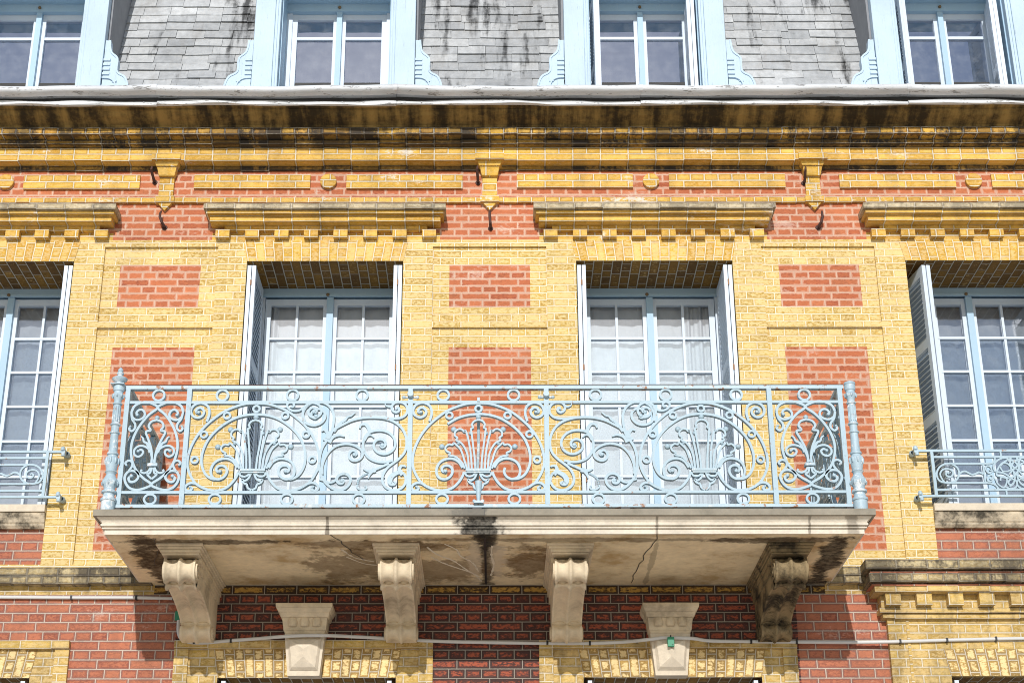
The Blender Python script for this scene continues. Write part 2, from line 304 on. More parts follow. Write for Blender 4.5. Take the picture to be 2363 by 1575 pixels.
# ------------------------------------------------------------------ mesh builder
class MB:
    def __init__(s, *mats): s.v = []; s.f = []; s.uv = []; s.mi = []; s.mats = list(mats) or ['stone']; s.sm = []
    def mid(s, m):
        if m is None: return 0
        if m not in s.mats: s.mats.append(m)
        return s.mats.index(m)
    def face(s, pts, m=None, uv=None, smooth=False):
        i = len(s.v); s.v += [tuple(p) for p in pts]; s.f.append(list(range(i, i + len(pts)))); s.mi.append(s.mid(m)); s.sm.append(smooth)
        if uv is None:
            a = np.array(pts, float); n = np.zeros(3)
            for j in range(len(a)): n += np.cross(a[j] - a[0], a[(j + 1) % len(a)] - a[0])
            n = np.abs(n); ax = int(np.argmax(n))
            if ax == 1: uv = [(p[0], p[2] - 7.4301) for p in pts]
            elif ax == 2: uv = [(p[0], p[1]) for p in pts]
            else: uv = [(p[1], p[2] - 7.4301) for p in pts]
        s.uv.append(uv)
    def box(s, x0, x1, y0, y1, z0, z1, m=None, rows=0, par=0, back=True, ux=None, mu=None):
        """y0 = front (towards the street). rows: fit that many brick courses on the face, first one a header course if par = 0"""
        def fuv(pts, ix):
            if not rows: return None
            out = []
            for p in pts:
                t = (p[2] - z0) / (z1 - z0)
                out.append((p[ix] + (ux or 0.0), RH * (rows * t + par)))
            return out
        q = [(x0, y0, z0), (x1, y0, z0), (x1, y0, z1), (x0, y0, z1)]; s.face(q, m, fuv(q, 0))
        q = [(x0, y1, z0), (x0, y0, z0), (x0, y0, z1), (x0, y1, z1)]; s.face(q, m, fuv(q, 1))
        q = [(x1, y0, z0), (x1, y1, z0), (x1, y1, z1), (x1, y0, z1)]; s.face(q, m, fuv(q, 1))
        q = [(x0, y0, z1), (x1, y0, z1), (x1, y1, z1), (x0, y1, z1)]; s.face(q, m)
        q = [(x0, y1, z0), (x1, y1, z0), (x1, y0, z0), (x0, y0, z0)]
        s.face(q, mu or m, [(p[0] + (ux or 0), RH * par + 0.004 + 0.05 * min(1, (p[1] - y0) / 0.12)) for p in q] if rows else None)
        if back: s.face([(x1, y1, z0), (x0, y1, z0), (x0, y1, z1), (x1, y1, z1)], m)
    def course(s, x0, x1, y0, y1, z0, z1, m=None, step=0.111, par=0, jit=0.003, rows=1):
        """a projecting brick course: its edge steps slightly from brick to brick"""
        a = math.floor(x0 / step) * step; xs = [x0]
        while a < x1 - 0.02:
            a += step
            if x0 + 0.02 < a < x1 - 0.02: xs.append(a)
        xs.append(x1)
        for i in range(len(xs) - 1):
            dz0, dz1, dy = (random.uniform(-jit, jit) for _ in range(3))
            s.box(xs[i], xs[i + 1], y0 + dy, y1, z0 + dz0, z1 + dz1 * 0.3, m, rows=rows, par=par, back=False, ux=0.0 if par else 0.0555)
    def prism(s, prof, x0, x1, m=None, n=1, wob=None, caps=True, smooth=False):
        """profile [(y, z)...] pulled along x; wob(x, i) -> (dy, dz)"""
        xs = [x0 + (x1 - x0) * i / n for i in range(n + 1)]
        for a, b in zip(xs[:-1], xs[1:]):
            for i in range(len(prof)):
                j = (i + 1) % len(prof)
                def pt(x, q):
                    d = wob(x, q) if wob else (0, 0)
                    return (x, prof[q][0] + d[0], prof[q][1] + d[1])
                s.face([pt(a, i), pt(a, j), pt(b, j), pt(b, i)], m, smooth=smooth)
        if caps:
            s.face([(x0, p[0] + (wob(x0, i)[0] if wob else 0), p[1] + (wob(x0, i)[1] if wob else 0)) for i, p in enumerate(prof)][::-1], m)
            s.face([(x1, p[0] + (wob(x1, i)[0] if wob else 0), p[1] + (wob(x1, i)[1] if wob else 0)) for i, p in enumerate(prof)], m)
    def plate(s, poly, y0, y1, m=None):
        """flat outline [(x, z)...] with thickness from y0 (front) to y1"""
        s.face([(p[0], y0, p[1]) for p in poly], m); s.face([(p[0], y1, p[1]) for p in poly][::-1], m)
        for i in range(len(poly)):
            a, b = poly[i], poly[(i + 1) % len(poly)]
            s.face([(a[0], y1, a[1]), (b[0], y1, b[1]), (b[0], y0, b[1]), (a[0], y0, a[1])], m)
    def bar(s, pts, w, d, y, m=None, closed=False, taper=None):
        """flat bar of width w in the plane y, depth d, following points (x, z)"""
        n = len(pts); a = np.array(pts, float); L, Rr = [], []
        for i in range(n):
            t = (a[(i + 1) % n] - a[i - 1]) if closed else (a[min(i + 1, n - 1)] - a[max(i - 1, 0)])
            l = np.linalg.norm(t); t = t / l if l > 1e-9 else np.array([1, 0.])
            nn = np.array([-t[1], t[0]]); ww = w / 2 * (taper(i / (n - 1)) if taper else 1.0)
            L.append(a[i] + nn * ww); Rr.append(a[i] - nn * ww)
        y += random.uniform(-.0022, .0022); y0, y1 = y - d / 2, y + d / 2
        for i in range(n if closed else n - 1):
            j = (i + 1) % n
            s.face([(Rr[i][0], y0, Rr[i][1]), (Rr[j][0], y0, Rr[j][1]), (L[j][0], y0, L[j][1]), (L[i][0], y0, L[i][1])], m)
            s.face([(L[i][0], y1, L[i][1]), (L[j][0], y1, L[j][1]), (Rr[j][0], y1, Rr[j][1]), (Rr[i][0], y1, Rr[i][1])], m)
            s.face([(L[i][0], y0, L[i][1]), (L[j][0], y0, L[j][1]), (L[j][0], y1, L[j][1]), (L[i][0], y1, L[i][1])], m, smooth=True)
            s.face([(Rr[j][0], y0, Rr[j][1]), (Rr[i][0], y0, Rr[i][1]), (Rr[i][0], y1, Rr[i][1]), (Rr[j][0], y1, Rr[j][1])], m, smooth=True)
        if not closed:
            for i, q in ((0, 1), (n - 1, -1)):
                f = [(L[i][0], y0, L[i][1]), (L[i][0], y1, L[i][1]), (Rr[i][0], y1, Rr[i][1]), (Rr[i][0], y0, Rr[i][1])]
                s.face(f if q == 1 else f[::-1], m)
    def lathe(s, prof, c, m=None, n=16, axis='z', smooth=True):
        for i in range(n):
            a, b = 2 * math.pi * i / n, 2 * math.pi * (i + 1) / n
            for (r0, h0), (r1, h1) in zip(prof[:-1], prof[1:]):
                def pt(r, h, t):
                    if axis == 'z': return (c[0] + r * math.cos(t), c[1] + r * math.sin(t), c[2] + h)
                    return (c[0] + r * math.cos(t), c[1] + h, c[2] - r * math.sin(t))
                q = [pt(r0, h0, a), pt(r0, h0, b), pt(r1, h1, b), pt(r1, h1, a)]
                if r0 < 1e-6: q = q[1:] if r1 > 1e-6 else q
                elif r1 < 1e-6: q = q[:3]
                s.face(q, m, smooth=smooth)
    def ball(s, c, r, m=None, n=12):
        s.lathe([(r * math.sin(math.pi * i / 7), -r * math.cos(math.pi * i / 7)) for i in range(8)], c, m, n)
    def tube(s, pts, r, m=None, n=8, cap=True):
        pts = [Vector(p) for p in pts]; rings = []
        up = Vector((0.02, -1, 0.05))
        for i, p in enumerate(pts):
            t = (pts[min(i + 1, len(pts) - 1)] - pts[max(i - 1, 0)]).normalized()
            sd = t.cross(up)
            if sd.length < 1e-3: sd = t.cross(Vector((1, 0, 0)))
            sd.normalize(); u2 = sd.cross(t)
            rr = r[i] if isinstance(r, (list, tuple)) else r
            rings.append([p + (sd * math.cos(2 * math.pi * k / n) + u2 * math.sin(2 * math.pi * k / n)) * rr for k in range(n)])
        for a, b in zip(rings[:-1], rings[1:]):
            for k in range(n): s.face([a[k], b[k], b[(k + 1) % n], a[(k + 1) % n]], m, smooth=True)
        if cap: s.face(rings[0], m); s.face(rings[-1][::-1], m)
    def xf(s, mat, start=0):
        for i in range(start, len(s.v)): s.v[i] = tuple(mat @ Vector(s.v[i]))
        return s
    def build(s, name, parent=None, weld=True, bevel=0.0):
        me = bpy.data.meshes.new(name); me.from_pydata(s.v, [], s.f)
        ul = me.uv_layers.new(name='UVMap'); k = 0
        flat = [c for f in s.uv for c in f]
        ul.data.foreach_set('uv', [x for c in flat for x in (c[0], c[1])])
        for mt in s.mats: me.materials.append(M[mt])
        me.polygons.foreach_set('material_index', s.mi); me.polygons.foreach_set('use_smooth', s.sm)
        bm = bmesh.new(); bm.from_mesh(me)
        if weld: bmesh.ops.remove_doubles(bm, verts=bm.verts, dist=0.0002)
        bmesh.ops.recalc_face_normals(bm, faces=bm.faces) if bevel < 0 else None
        bm.to_mesh(me); bm.free()
        if any(s.sm): me.set_sharp_from_angle(angle=math.radians(38))
        o = bpy.data.objects.new(name, me); C.objects.link(o)
        if parent: o.parent = parent; o.matrix_parent_inverse = Matrix.Translation(-world(parent))
        if bevel > 0:
            md = o.modifiers.new('bevel', 'BEVEL'); md.width = bevel; md.segments = 2; md.limit_method = 'ANGLE'; md.angle_limit = math.radians(40)
        return o
LOC = {}
def world(o): return Vector(LOC.get(o.name, (0, 0, 0)))
def empty(name, loc=(0, 0, 0), parent=None):
    o = bpy.data.objects.new(name, None); C.objects.link(o)
    o.empty_display_size = 0.2
    if parent: o.parent = parent; o.location = Vector(loc) - world(parent)
    else: o.location = loc
    LOC[o.name] = tuple(loc)
    return o
def tag(o, label, cat, group=None, kind=None):
    if label: o['label'] = label
    if cat: o['category'] = cat
    if group: o['group'] = group
    if kind: o['kind'] = kind
    return o
def smooth(pts, n=6, closed=False):
    """Catmull-Rom through the points"""
    a = [np.array(p, float) for p in pts]; out = []; L = len(a)
    for i in range(L if closed else L - 1):
        p0 = a[i - 1] if (closed or i > 0) else 2 * a[0] - a[1]
        p1 = a[i]; p2 = a[(i + 1) % L]
        p3 = a[(i + 2) % L] if (closed or i + 2 < L) else 2 * a[-1] - a[-2]
        d0, d1, d2 = (max(1e-6, np.linalg.norm(q - p) ** 0.5) for p, q in ((p0, p1), (p1, p2), (p2, p3)))
        t0, t1 = 0, d0; t2 = t1 + d1; t3 = t2 + d2
        for k in range(n):
            t = t1 + (t2 - t1) * k / n
            A1 = (t1 - t) / (t1 - t0) * p0 + (t - t0) / (t1 - t0) * p1; A2 = (t2 - t) / (t2 - t1) * p1 + (t - t1) / (t2 - t1) * p2
            A3 = (t3 - t) / (t3 - t2) * p2 + (t - t2) / (t3 - t2) * p3
            B1 = (t2 - t) / (t2 - t0) * A1 + (t - t0) / (t2 - t0) * A2; B2 = (t3 - t) / (t3 - t1) * A2 + (t - t1) / (t3 - t1) * A3
            out.append(tuple((t2 - t) / (t2 - t1) * B1 + (t - t1) / (t2 - t1) * B2))
    if not closed: out.append(tuple(a[-1]))
    return out

# ------------------------------------------------------------------ setting
g = MB('ground'); g.face([(-300, -300, 0), (300, -300, 0), (300, 300, 0), (-300, 300, 0)])
tag(g.build('ground'), 'pale paved street in front of the brick house', 'ground', kind='structure')

BAY = 2.585; AX = [-1.5 * BAY, -0.5 * BAY, 0.5 * BAY, 1.5 * BAY]; PIERS = [-2 * BAY, -BAY, 0.0, BAY, 2 * BAY]
XL, XR = -2.5 * BAY + 0.6, 2.5 * BAY - 0.6
OW = 0.614                                              # half an upper window opening
Z_SOF, Z_SILL, Z_FLOOR = 7.453, 5.44, 5.0
house = empty('brick_house', (0, 0, 0))
tag(house, 'red and yellow brick house front with slate mansard and four bays of tall windows', 'house')

# ------------------------------------------------------------------ wall
xs = {XL, XR}
for a in AX: xs |= {a - OW, a + OW}
for p in PIERS:
    xs |= {p - .446, p + .446, p - .316, p + .316}
xs |= {-2.24, 2.2, -2.42, 2.42}
for a in AX: xs |= {a - 0.63, a + 0.63, a - 0.90, a + 0.90}
xs |= {2.83, -2.984}
xs = sorted(x for x in xs if XL <= x <= XR)
zs = sorted({0, 1.0, 4.18, 4.775, 4.86, 5.0, 5.105, 5.28, Z_SILL - .06, 6.725, 6.883, 6.930, 7.0636, 7.4301, Z_SOF, 7.581, 7.64, 7.70, 8.005, 8.26, 8.7})
def cell(x, z):
    """(depth, material) of the brick face at a point; None = opening"""
    da = min(abs(x - a) for a in AX); dp = min(abs(x - p) for p in PIERS)
    a = min(AX, key=lambda q: abs(x - q)); outer = abs(a) > 2
    if z < 5.0:
        if da < 0.63 and 1.0 < z < 4.18: return None
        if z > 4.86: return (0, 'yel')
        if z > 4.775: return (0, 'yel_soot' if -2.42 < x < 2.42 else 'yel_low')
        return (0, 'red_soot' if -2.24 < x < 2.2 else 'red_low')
    if z < Z_SOF and da < OW:
        if outer and z < Z_SILL - .06: return (0.03, 'red_low') if z > 4.9 else (0, 'red_low')
        return None
    if z < 7.64:
        if z > 7.581: return (0, 'yel')
        if dp < .446:
            if 6.883 < z < 6.930: return (0, 'yel')
            if dp < .316 and (5.105 < z < 6.725 or 7.0636 < z < 7.4301): return (0.022, 'red')
            return (0.022, 'yel')
        return (0, 'yel')
    if z < 7.70 and da < .90: return (0, 'yel_top')
    if z < 8.005: return (0, 'red')
    if z < 8.26: return (0, 'red')
    return (0, 'yel_corn')
wall = MB('yel', 'red')
DEEP = 0.60
for i in range(len(xs) - 1):
    for j in range(len(zs) - 1):
        x0, x1, z0, z1 = xs[i], xs[i + 1], zs[j], zs[j + 1]
        c = cell((x0 + x1) / 2, (z0 + z1) / 2)
        y, mt = c if c else (DEEP, None)
        if c: wall.face([(x0, y, z0), (x1, y, z0), (x1, y, z1), (x0, y, z1)], mt)
        for nx, nz, e in ((1, 0, 'r'), (0, 1, 't')):
            ii, jj = i + nx, j + nz
            if ii >= len(xs) - 1 or jj >= len(zs) - 1: continue
            c2 = cell((xs[ii] + xs[ii + 1]) / 2, (zs[jj] + zs[jj + 1]) / 2)
            y2, mt2 = c2 if c2 else (DEEP, None)
            if abs(y - y2) < 1e-5: continue
            mm = (mt if y < y2 else mt2)
            if e == 'r':
                q = [(x1, y, z0), (x1, y2, z0), (x1, y2, z1), (x1, y, z1)]
            else:
                q = [(x0, y, z1), (x1, y, z1), (x1, y2, z1), (x0, y2, z1)]
                if c is None and abs(z1 - Z_SOF) < 0.02: mm = 'vou_dark'
                if c is None and z1 < 4.5: mm = 'vou_dark'
            wall.face(q, mm)
wall.build('wall', house)

# end walls and rear so the house is a solid block
body = MB('yel_low')
body.face([(XL, 9, 0), (XL, 0, 0), (XL, 0, 8.7), (XL, 9, 8.7)]); body.face([(XR, 0, 0), (XR, 9, 0), (XR, 9, 8.7), (XR, 0, 8.7)])
body.face([(XR, 9, 0), (XL, 9, 0), (XL, 9, 8.7), (XR, 9, 8.7)])
body.build('side_wall', house)

# flat arches over the upper windows (fanned upright bricks) and the arch of the windows below
for a in AX:
    f = MB('vou'); n = 12
    for k in range(n):
        t0, t1 = -1 + 2 * k / n, -1 + 2 * (k + 1) / n
        b0, b1, c0, c1 = a + OW * t0, a + OW * t1, a + 0.650 * t0, a + 0.650 * t1
        f.face([(b0, -.006, Z_SOF - .001), (b1, -.006, Z_SOF - .001), (c1, -.006, 7.632), (c0, -.006, 7.632)],
               uv=[(a + OW * t0 * 1.07, 0.01), (a + OW * t1 * 1.07, 0.01), (a + OW * t1 * 1.07, .185), (a + OW * t0 * 1.07, .185)])
    for t in (-1, 1):
        f.face([(a + OW * t, 0, Z_SOF - .001), (a + OW * t, -.006, Z_SOF - .001), (a + .650 * t, -.006, 7.632), (a + .650 * t, 0, 7.632)])
    f.face([(a - OW, 0, Z_SOF - .001), (a + OW, 0, Z_SOF - .001), (a + OW, -.006, Z_SOF - .001), (a - OW, -.006, Z_SOF - .001)])
    f.build('window_arch', house)

# ------------------------------------------------------------------ hoods over the upper windows
for a in AX:
    hood = empty('window_hood', (a, 0, 7.64), house)
    h = MB('yel_top', 'yel_pale')
    h.course(a - .80, a + .80, -.05, 0, 7.703, 7.742, 'yel_top', 0.222)
    h.course(a - .905, a + .905, -.13, 0, 7.740, 7.787, 'yel_top', 0.222, 1)
    h.course(a - .930, a + .930, -.172, 0, 7.787, 7.813, 'yel_top', 0.222, 1)
    h.course(a - .948, a + .948, -.205, 0, 7.813, 7.860, 'yel_pale', 0.222, 1, 0.004)
    h.build('hood_course', hood)
    for k in range(8):
        x = a - .868 + k * .2325
        d = MB('yel_top'); j = random.uniform(-.003, .003)
        d.box(x, x + .11, -.056 + j, 0, 7.638 + j, 7.705, rows=1, par=0, back=False, ux=random.random())
        d.build('dentil', hood)

# ------------------------------------------------------------------ cornice and frieze
cor = empty('cornice', (0, 0, 8.25), house)
c = MB('yel_corn'); c.course(XL, XR, -.02, 0, 8.256, 8.30, 'yel_black', 0.222, 1); c.build('lower_fillet', cor)
c = MB('yel_top'); c.course(XL, XR, -.11, 0, 8.298, 8.355, 'yel_top', 0.222, 1, 0.0035); c.course(XL, XR, -.107, 0, 8.355, 8.413, 'yel_top', 0.111, 0, 0.002); c.build('stretcher_course', cor)
c = MB('yel_corn'); c.course(XL, XR, -.165, 0, 8.419, 8.452, 'yel_black', 0.222, 1, 0.0035); c.build('thin_course', cor)
c = MB('yel_corn'); c.course(XL, XR, -.248, 0, 8.460, 8.518, 'yel_corn', 0.111, 0, 0.004); c.build('header_course', cor)
c = MB('band')
prof = [(0, 8.519), (-.235, 8.519), (-.250, 8.536), (-.30, 8.546), (-.36, 8.562), (-.395, 8.580), (-.408, 8.584), (-.408, 8.593), (-.45, 8.597), (-.45, 8.62), (0, 8.62)]
c.prism(prof, XL, XR, n=60, wob=lambda x, i: (0.003 * math.sin(x * 5 + i), 0.0025 * math.sin(x * 7.3 + i * 2)) if 1 < i < 8 else (0, 0))
c.build('cornice_stone', cor)
fr = MB('yel_top'); fr.course(XL, XR, -.03, 0, 7.961, 8.006, 'yel_top', 0.111, 0, 0.002); fr.build('string_course', house)
for a in AX:
    for s in (-1, 1):
        f = MB('yel_top'); x0, x1 = sorted((a + s * .145, a + s * 1.075)); jz = random.uniform(-.003, .003)
        f.course(x0, x1, -.024, 0, 8.094 + jz, 8.218 + jz, 'yel_top', 0.222, 1, 0.0015, 2); f.build('frieze_panel', house)
    d = MB('yel_top'); d.lathe([(.0655, 0), (.0655, -.028), (.062, -.031), (0, -.031)], (a, 0, 8.155), n=36, axis='y', smooth=False)
    d.build('medallion', house)
for p in PIERS:
    b = MB('yel_top')
    b.course(p - .115, p + .115, -.135, -.05, 8.297, 8.352, 'yel_top', 0.115, 1, 0.001)
    def taper(z0, z1, w0, w1, y0, y1):
        for q in ([(p - w0, y0, z0), (p + w0, y0, z0), (p + w1, y1, z1), (p - w1, y1, z1)],
                  [(p - w0, 0, z0), (p - w0, y0, z0), (p - w1, y1, z1), (p - w1, 0, z1)], [(p + w0, y0, z0), (p + w0, 0, z0), (p + w1, 0, z1), (p + w1, y1, z1)]):
            b.face(q, uv=[(q[0][0] + .03, RH + .006), (q[1][0] + .03, RH + .006), (q[2][0] + .03, 2 * RH - .004), (q[3][0] + .03, 2 * RH - .004)])
        b.face([(p - w0, 0, z0), (p + w0, 0, z0), (p + w0, y0, z0), (p - w0, y0, z0)]); b.face([(p - w1, y1, z1), (p + w1, y1, z1), (p + w1, 0, z1), (p - w1, 0, z1)])
    taper(8.262, 8.300, .082, .100, -.085, -.10)
    taper(8.188, 8.260, .062, .078, -.055, -.075)
    b.box(p - .058, p + .058, -.028, 0, 8.006, 8.19, 'yel_top', rows=3, par=1, back=False, ux=.11)
    b.box(p - .074, p + .074, -.052, -.0, 7.955, 8.008, 'yel_top', rows=1, par=1, back=False, ux=.1)
    b.face([(p - .058, -.035, 7.958), (p, -.035, 7.888), (p + .058, -.035, 7.958)])
    b.face([(p - .058, 0, 7.958), (p, 0, 7.888), (p, -.035, 7.888), (p - .058, -.035, 7.958)]); b.face([(p, 0, 7.888), (p + .058, 0, 7.958), (p + .058, -.035, 7.958), (p, -.035, 7.888)])
    b.build('brick_pendant', house)

# ------------------------------------------------------------------ lower storey bands, arches, hoods
for xa, xb in ((XL, -2.44), (2.42, 2.84)):
    pb = MB('yel_grey')
    pb.course(xa, xb, -.085, 0, 4.895, 4.955, 'yel_grey', 0.222, 1, 0.004); pb.course(xa, xb + (.01 if xa < 0 else 0), -.075, 0, 4.838, 4.893, 'yel_grey', 0.111, 0, 0.004)
    pb.build('plinth_band', house)
def low_arch(x0, x1, ax, frame=True):
    f = MB('vou_low', 'yel_low')
    f.course(x0, x1, -.045, 0, 4.375, 4.432, 'yel_low', 0.222, 1, 0.003)
    for s, e in ((x0, x0 + .10), (x1 - .10, x1)): f.box(s, e, -.028, 0, 3.2, 4.375, 'yel_low', rows=20, par=0, back=False)
    n = 14; l0, l1 = ax - .63, ax + .63; t0, t1 = max(x0 + .1, ax - .665), min(x1 - .1, ax + .665)
    for k in range(n):
        a, b = k / n, (k + 1) / n
        f.face([(l0 + (l1 - l0) * a, -.012, 4.172), (l0 + (l1 - l0) * b, -.012, 4.172), (t0 + (t1 - t0) * b, -.012, 4.375), (t0 + (t1 - t0) * a, -.012, 4.375)],
               uv=[(x * 1.41, zz) for x, zz in ((a, 0), (b, 0), (b, .205), (a, .205))])
    for s in (-1, 1):                                       # brick jambs either side of the arch
        e = l0 if s < 0 else l1; t = t0 if s < 0 else t1; o = x0 + .1 if s < 0 else x1 - .1
        q = [(o, -.009, 3.2), (e, -.009, 3.2), (e, -.009, 4.172), (t, -.009, 4.375), (o, -.009, 4.375)]
        f.face(q if s < 0 else q[::-1], 'yel_low')
    f.face([(l0, 0, 4.172), (l1, 0, 4.172), (l1, -.012, 4.172), (l0, -.012, 4.172)])
    f.build('lower_window_arch', house)
low_arch(-2.237, -.403, AX[1]); low_arch(.351, 2.18, AX[2]); low_arch(-5.0, -2.984, AX[0])
# projecting yellow bay on the right with its own hood
rb = MB('yel_low', 'vou_low')
rb.box(2.835, 5.05, -.05, 0, 4.172, 4.60, 'yel_low', rows=7, par=1, back=False)
rb.box(2.835, 3.25, -.05, 0, 0, 4.172, 'yel_low', rows=68, par=1, back=False)
rb.box(4.51, 5.05, -.05, 0, 0, 4.172, 'yel_low', rows=68, par=1, back=False)
n = 12
for k in range(n):
    a, b = k / n, (k + 1) / n; l0, l1, t0, t1 = AX[3] - .63, AX[3] + .63, AX[3] - .665, AX[3] + .665
    rb.face([(l0 + (l1 - l0) * a, -.056, 4.170), (l0 + (l1 - l0) * b, -.056, 4.170), (t0 + (t1 - t0) * b, -.056, 4.36), (t0 + (t1 - t0) * a, -.056, 4.36)], 'vou_low',
            uv=[(x * 1.35, zz) for x, zz in ((a, .02), (b, .02), (b, .20), (a, .20))])
rb.box(2.965, 2.985, -.057, -.05, 0, 4.56, 'yel_low', back=False)
rb.build('bay_facing', house)
lh = empty('bay_hood', (3.9, 0, 4.6), house)
h = MB('yel_low', 'yel_grey')
h.course(2.80, 5.1, -.085, 0, 4.575, 4.606, 'yel_low', 0.222, 1); h.course(2.775, 5.12, -.11, 0, 4.610, 4.642, 'yel_low', 0.222, 1)
h.course(2.79, 5.1, -.10, 0, 4.642, 4.742, 'yel_low', 0.111, 0, .003, 2)
h.course(2.735, 5.15, -.19, 0, 4.742, 4.783, 'yel_low', 0.222, 1); h.course(2.715, 5.17, -.195, 0, 4.783, 4.796, 'red_low', 0.222, 1); h.course(2.725, 5.16, -.17, 0, 4.796, 4.803, 'yel_grey', 0.222, 1)
h.course(2.695, 5.19, -.235, 0, 4.803, 4.862, 'yel_grey', 0.111, 0, .004); h.course(2.705, 5.18, -.225, 0, 4.868, 4.882, 'red_low', 0.222, 1); h.course(2.715, 5.17, -.20, 0, 4.882, 4.890, 'yel_grey', 0.222, 1)
h.course(2.67, 5.2, -.262, 0, 4.890, 4.955, 'yel_grey', 0.222, 1, .005)
h.build('hood_course', lh)
for k in range(10):
    x = 2.812 + k * .222
    d = MB('yel_low'); j = random.uniform(-.003, .003); d.box(x, x + .108, -.165 + j, -.10, 4.652 + j, 4.742, rows=1, par=0, back=False, ux=random.random()); d.build('dentil', lh)

# keystones
for kx in (-1.305, 1.275):
    ks = empty('keystone', (kx, 0, 4.2), house)
    b = MB('stone_console')
    def tz(z0, z1, w0, w1, y0, y1):
        b.face([(kx - w0, y0, z0), (kx + w0, y0, z0), (kx + w1, y1, z1), (kx - w1, y1, z1)])
        b.face([(kx - w0, 0, z0), (kx - w0, y0, z0), (kx - w1, y1, z1), (kx - w1, 0, z1)]); b.face([(kx + w0, y0, z0), (kx + w0, 0, z0), (kx + w1, 0, z1), (kx + w1, y1, z1)])
        b.face([(kx - w0, 0, z0), (kx + w0, 0, z0), (kx + w0, y0, z0), (kx - w0, y0, z0)]); b.face([(kx - w1, y1, z1), (kx + w1, y1, z1), (kx + w1, 0, z1), (kx - w1, 0, z1)])
    tz(4.615, 4.645, .198, .200, -.26, -.262); tz(4.590, 4.615, .180, .196, -.225, -.255); tz(4.560, 4.590, .168, .178, -.19, -.222)
    tz(4.475, 4.560, .150, .160, -.15, -.18); tz(4.455, 4.475, .140, .147, -.14, -.15)
    for k in range(3):                                     # fluting under the cap
        xx = kx + (k - 1) * .085
        b.lathe([(0, -.035), (.03, -.03), (.036, 0), (.03, .03), (0, .035)], (xx, -.163, 4.53), n=12)
    b.build('keystone_cap', ks, bevel=.004)
    b = MB('stone')
    tz(4.165, 4.455, .112, .142, -.105, -.135)
    # raised pyramid panel on the face
    zb, zt = 4.20, 4.425
    ring0 = [(kx - .098, -.112, zb), (kx + .098, -.112, zb), (kx + .118, -.136, zt), (kx - .118, -.136, zt)]
    ring1 = [(kx - .082, -.135, zb + .018), (kx + .082, -.135, zb + .018), (kx + .102, -.155, zt - .015), (kx - .102, -.155, zt - .015)]
    for i in range(4): b.face([ring0[i], ring0[(i + 1) % 4], ring1[(i + 1) % 4], ring1[i]])
    apex = [(kx, -.178, zb + .085), (kx, -.19, zt - .09)]
    b.face([ring1[0], ring1[1], apex[0]]); b.face([ring1[1], ring1[2], apex[1], apex[0]]); b.face([ring1[2], ring1[3], apex[1]]); b.face([ring1[3], ring1[0], apex[0], apex[1]])
    b.build('keystone_block', ks)

# ------------------------------------------------------------------ windows
def shutter_leaf(w, h, flip=1, rails=(0.0, 0.36, 0.68, 1.0), pitch=0.042, mat='shut'):
    """one louvred leaf: width along x, thickness along y, foot at z = 0"""
    b = MB(mat); t = .030; st = .055
    b.box(0, st, 0, t, 0, h); b.box(w - st, w, 0, t, 0, h)
    rz = [r * (h - .08) for r in rails]
    for z in rz: b.box(st, w - st, .001, t - .001, z, z + .08)
    for z0, z1 in zip(rz[:-1], rz[1:]):
        z = z0 + .08 + .02
        while z < z1 - .012:
            q = [(-.002, -.016), (.0, -.022), (t, .012), (t + .002, .018)]
            b.prism([(y if flip > 0 else t - y, z + dz) for y, dz in q], st, w - st)
            z += pitch
    return b
def hinges(win, x0, x1, y, zs_):
    for z in zs_:
        h = MB('hinge'); h.box(x0, x1, y - .004, y + .012, z - .020, z + .020); h.lathe([(.005, -.024), (.005, .024)], ((x0 + x1) / 2, y - .003, z), n=8); h.build('hinge', win)
def place(b, x, y, z, ang, name, parent):
    """ang = direction of the leaf from its hinge edge, in plan"""
    b.xf(Matrix.Translation((x, y, z)) @ Matrix.Rotation(ang, 4, 'Z'))
    return b.build(name, parent)

def glazed_leaf(b, x0, x1, z0, z1, y, cols, rows_z, st=.045, mun=.020, m='white'):
    """stiles, rails and glazing bars of one casement; returns its pane rectangles"""
    b.box(x0, x0 + st, y, y + .045, z0, z1, m); b.box(x1 - st, x1, y, y + .045, z0, z1, m)
    b.box(x0 + st, x1 - st, y + .002, y + .045, z0, z0 + .09, m); b.box(x0 + st, x1 - st, y + .002, y + .045, z1 - .055, z1, m)
    gx = [x0 + st + (x1 - x0 - 2 * st) * i / cols for i in range(cols + 1)]
    for x in gx[1:-1]: b.box(x - mun / 2, x + mun / 2, y + .008, y + .04, z0 + .09, z1 - .055, m)
    zz = [z0 + .09] + list(rows_z) + [z1 - .055]
    for z in zz[1:-1]: b.box(x0 + st, x1 - st, y + .004, y + .042, z - mun / 2, z + mun / 2, m)
    return gx, zz

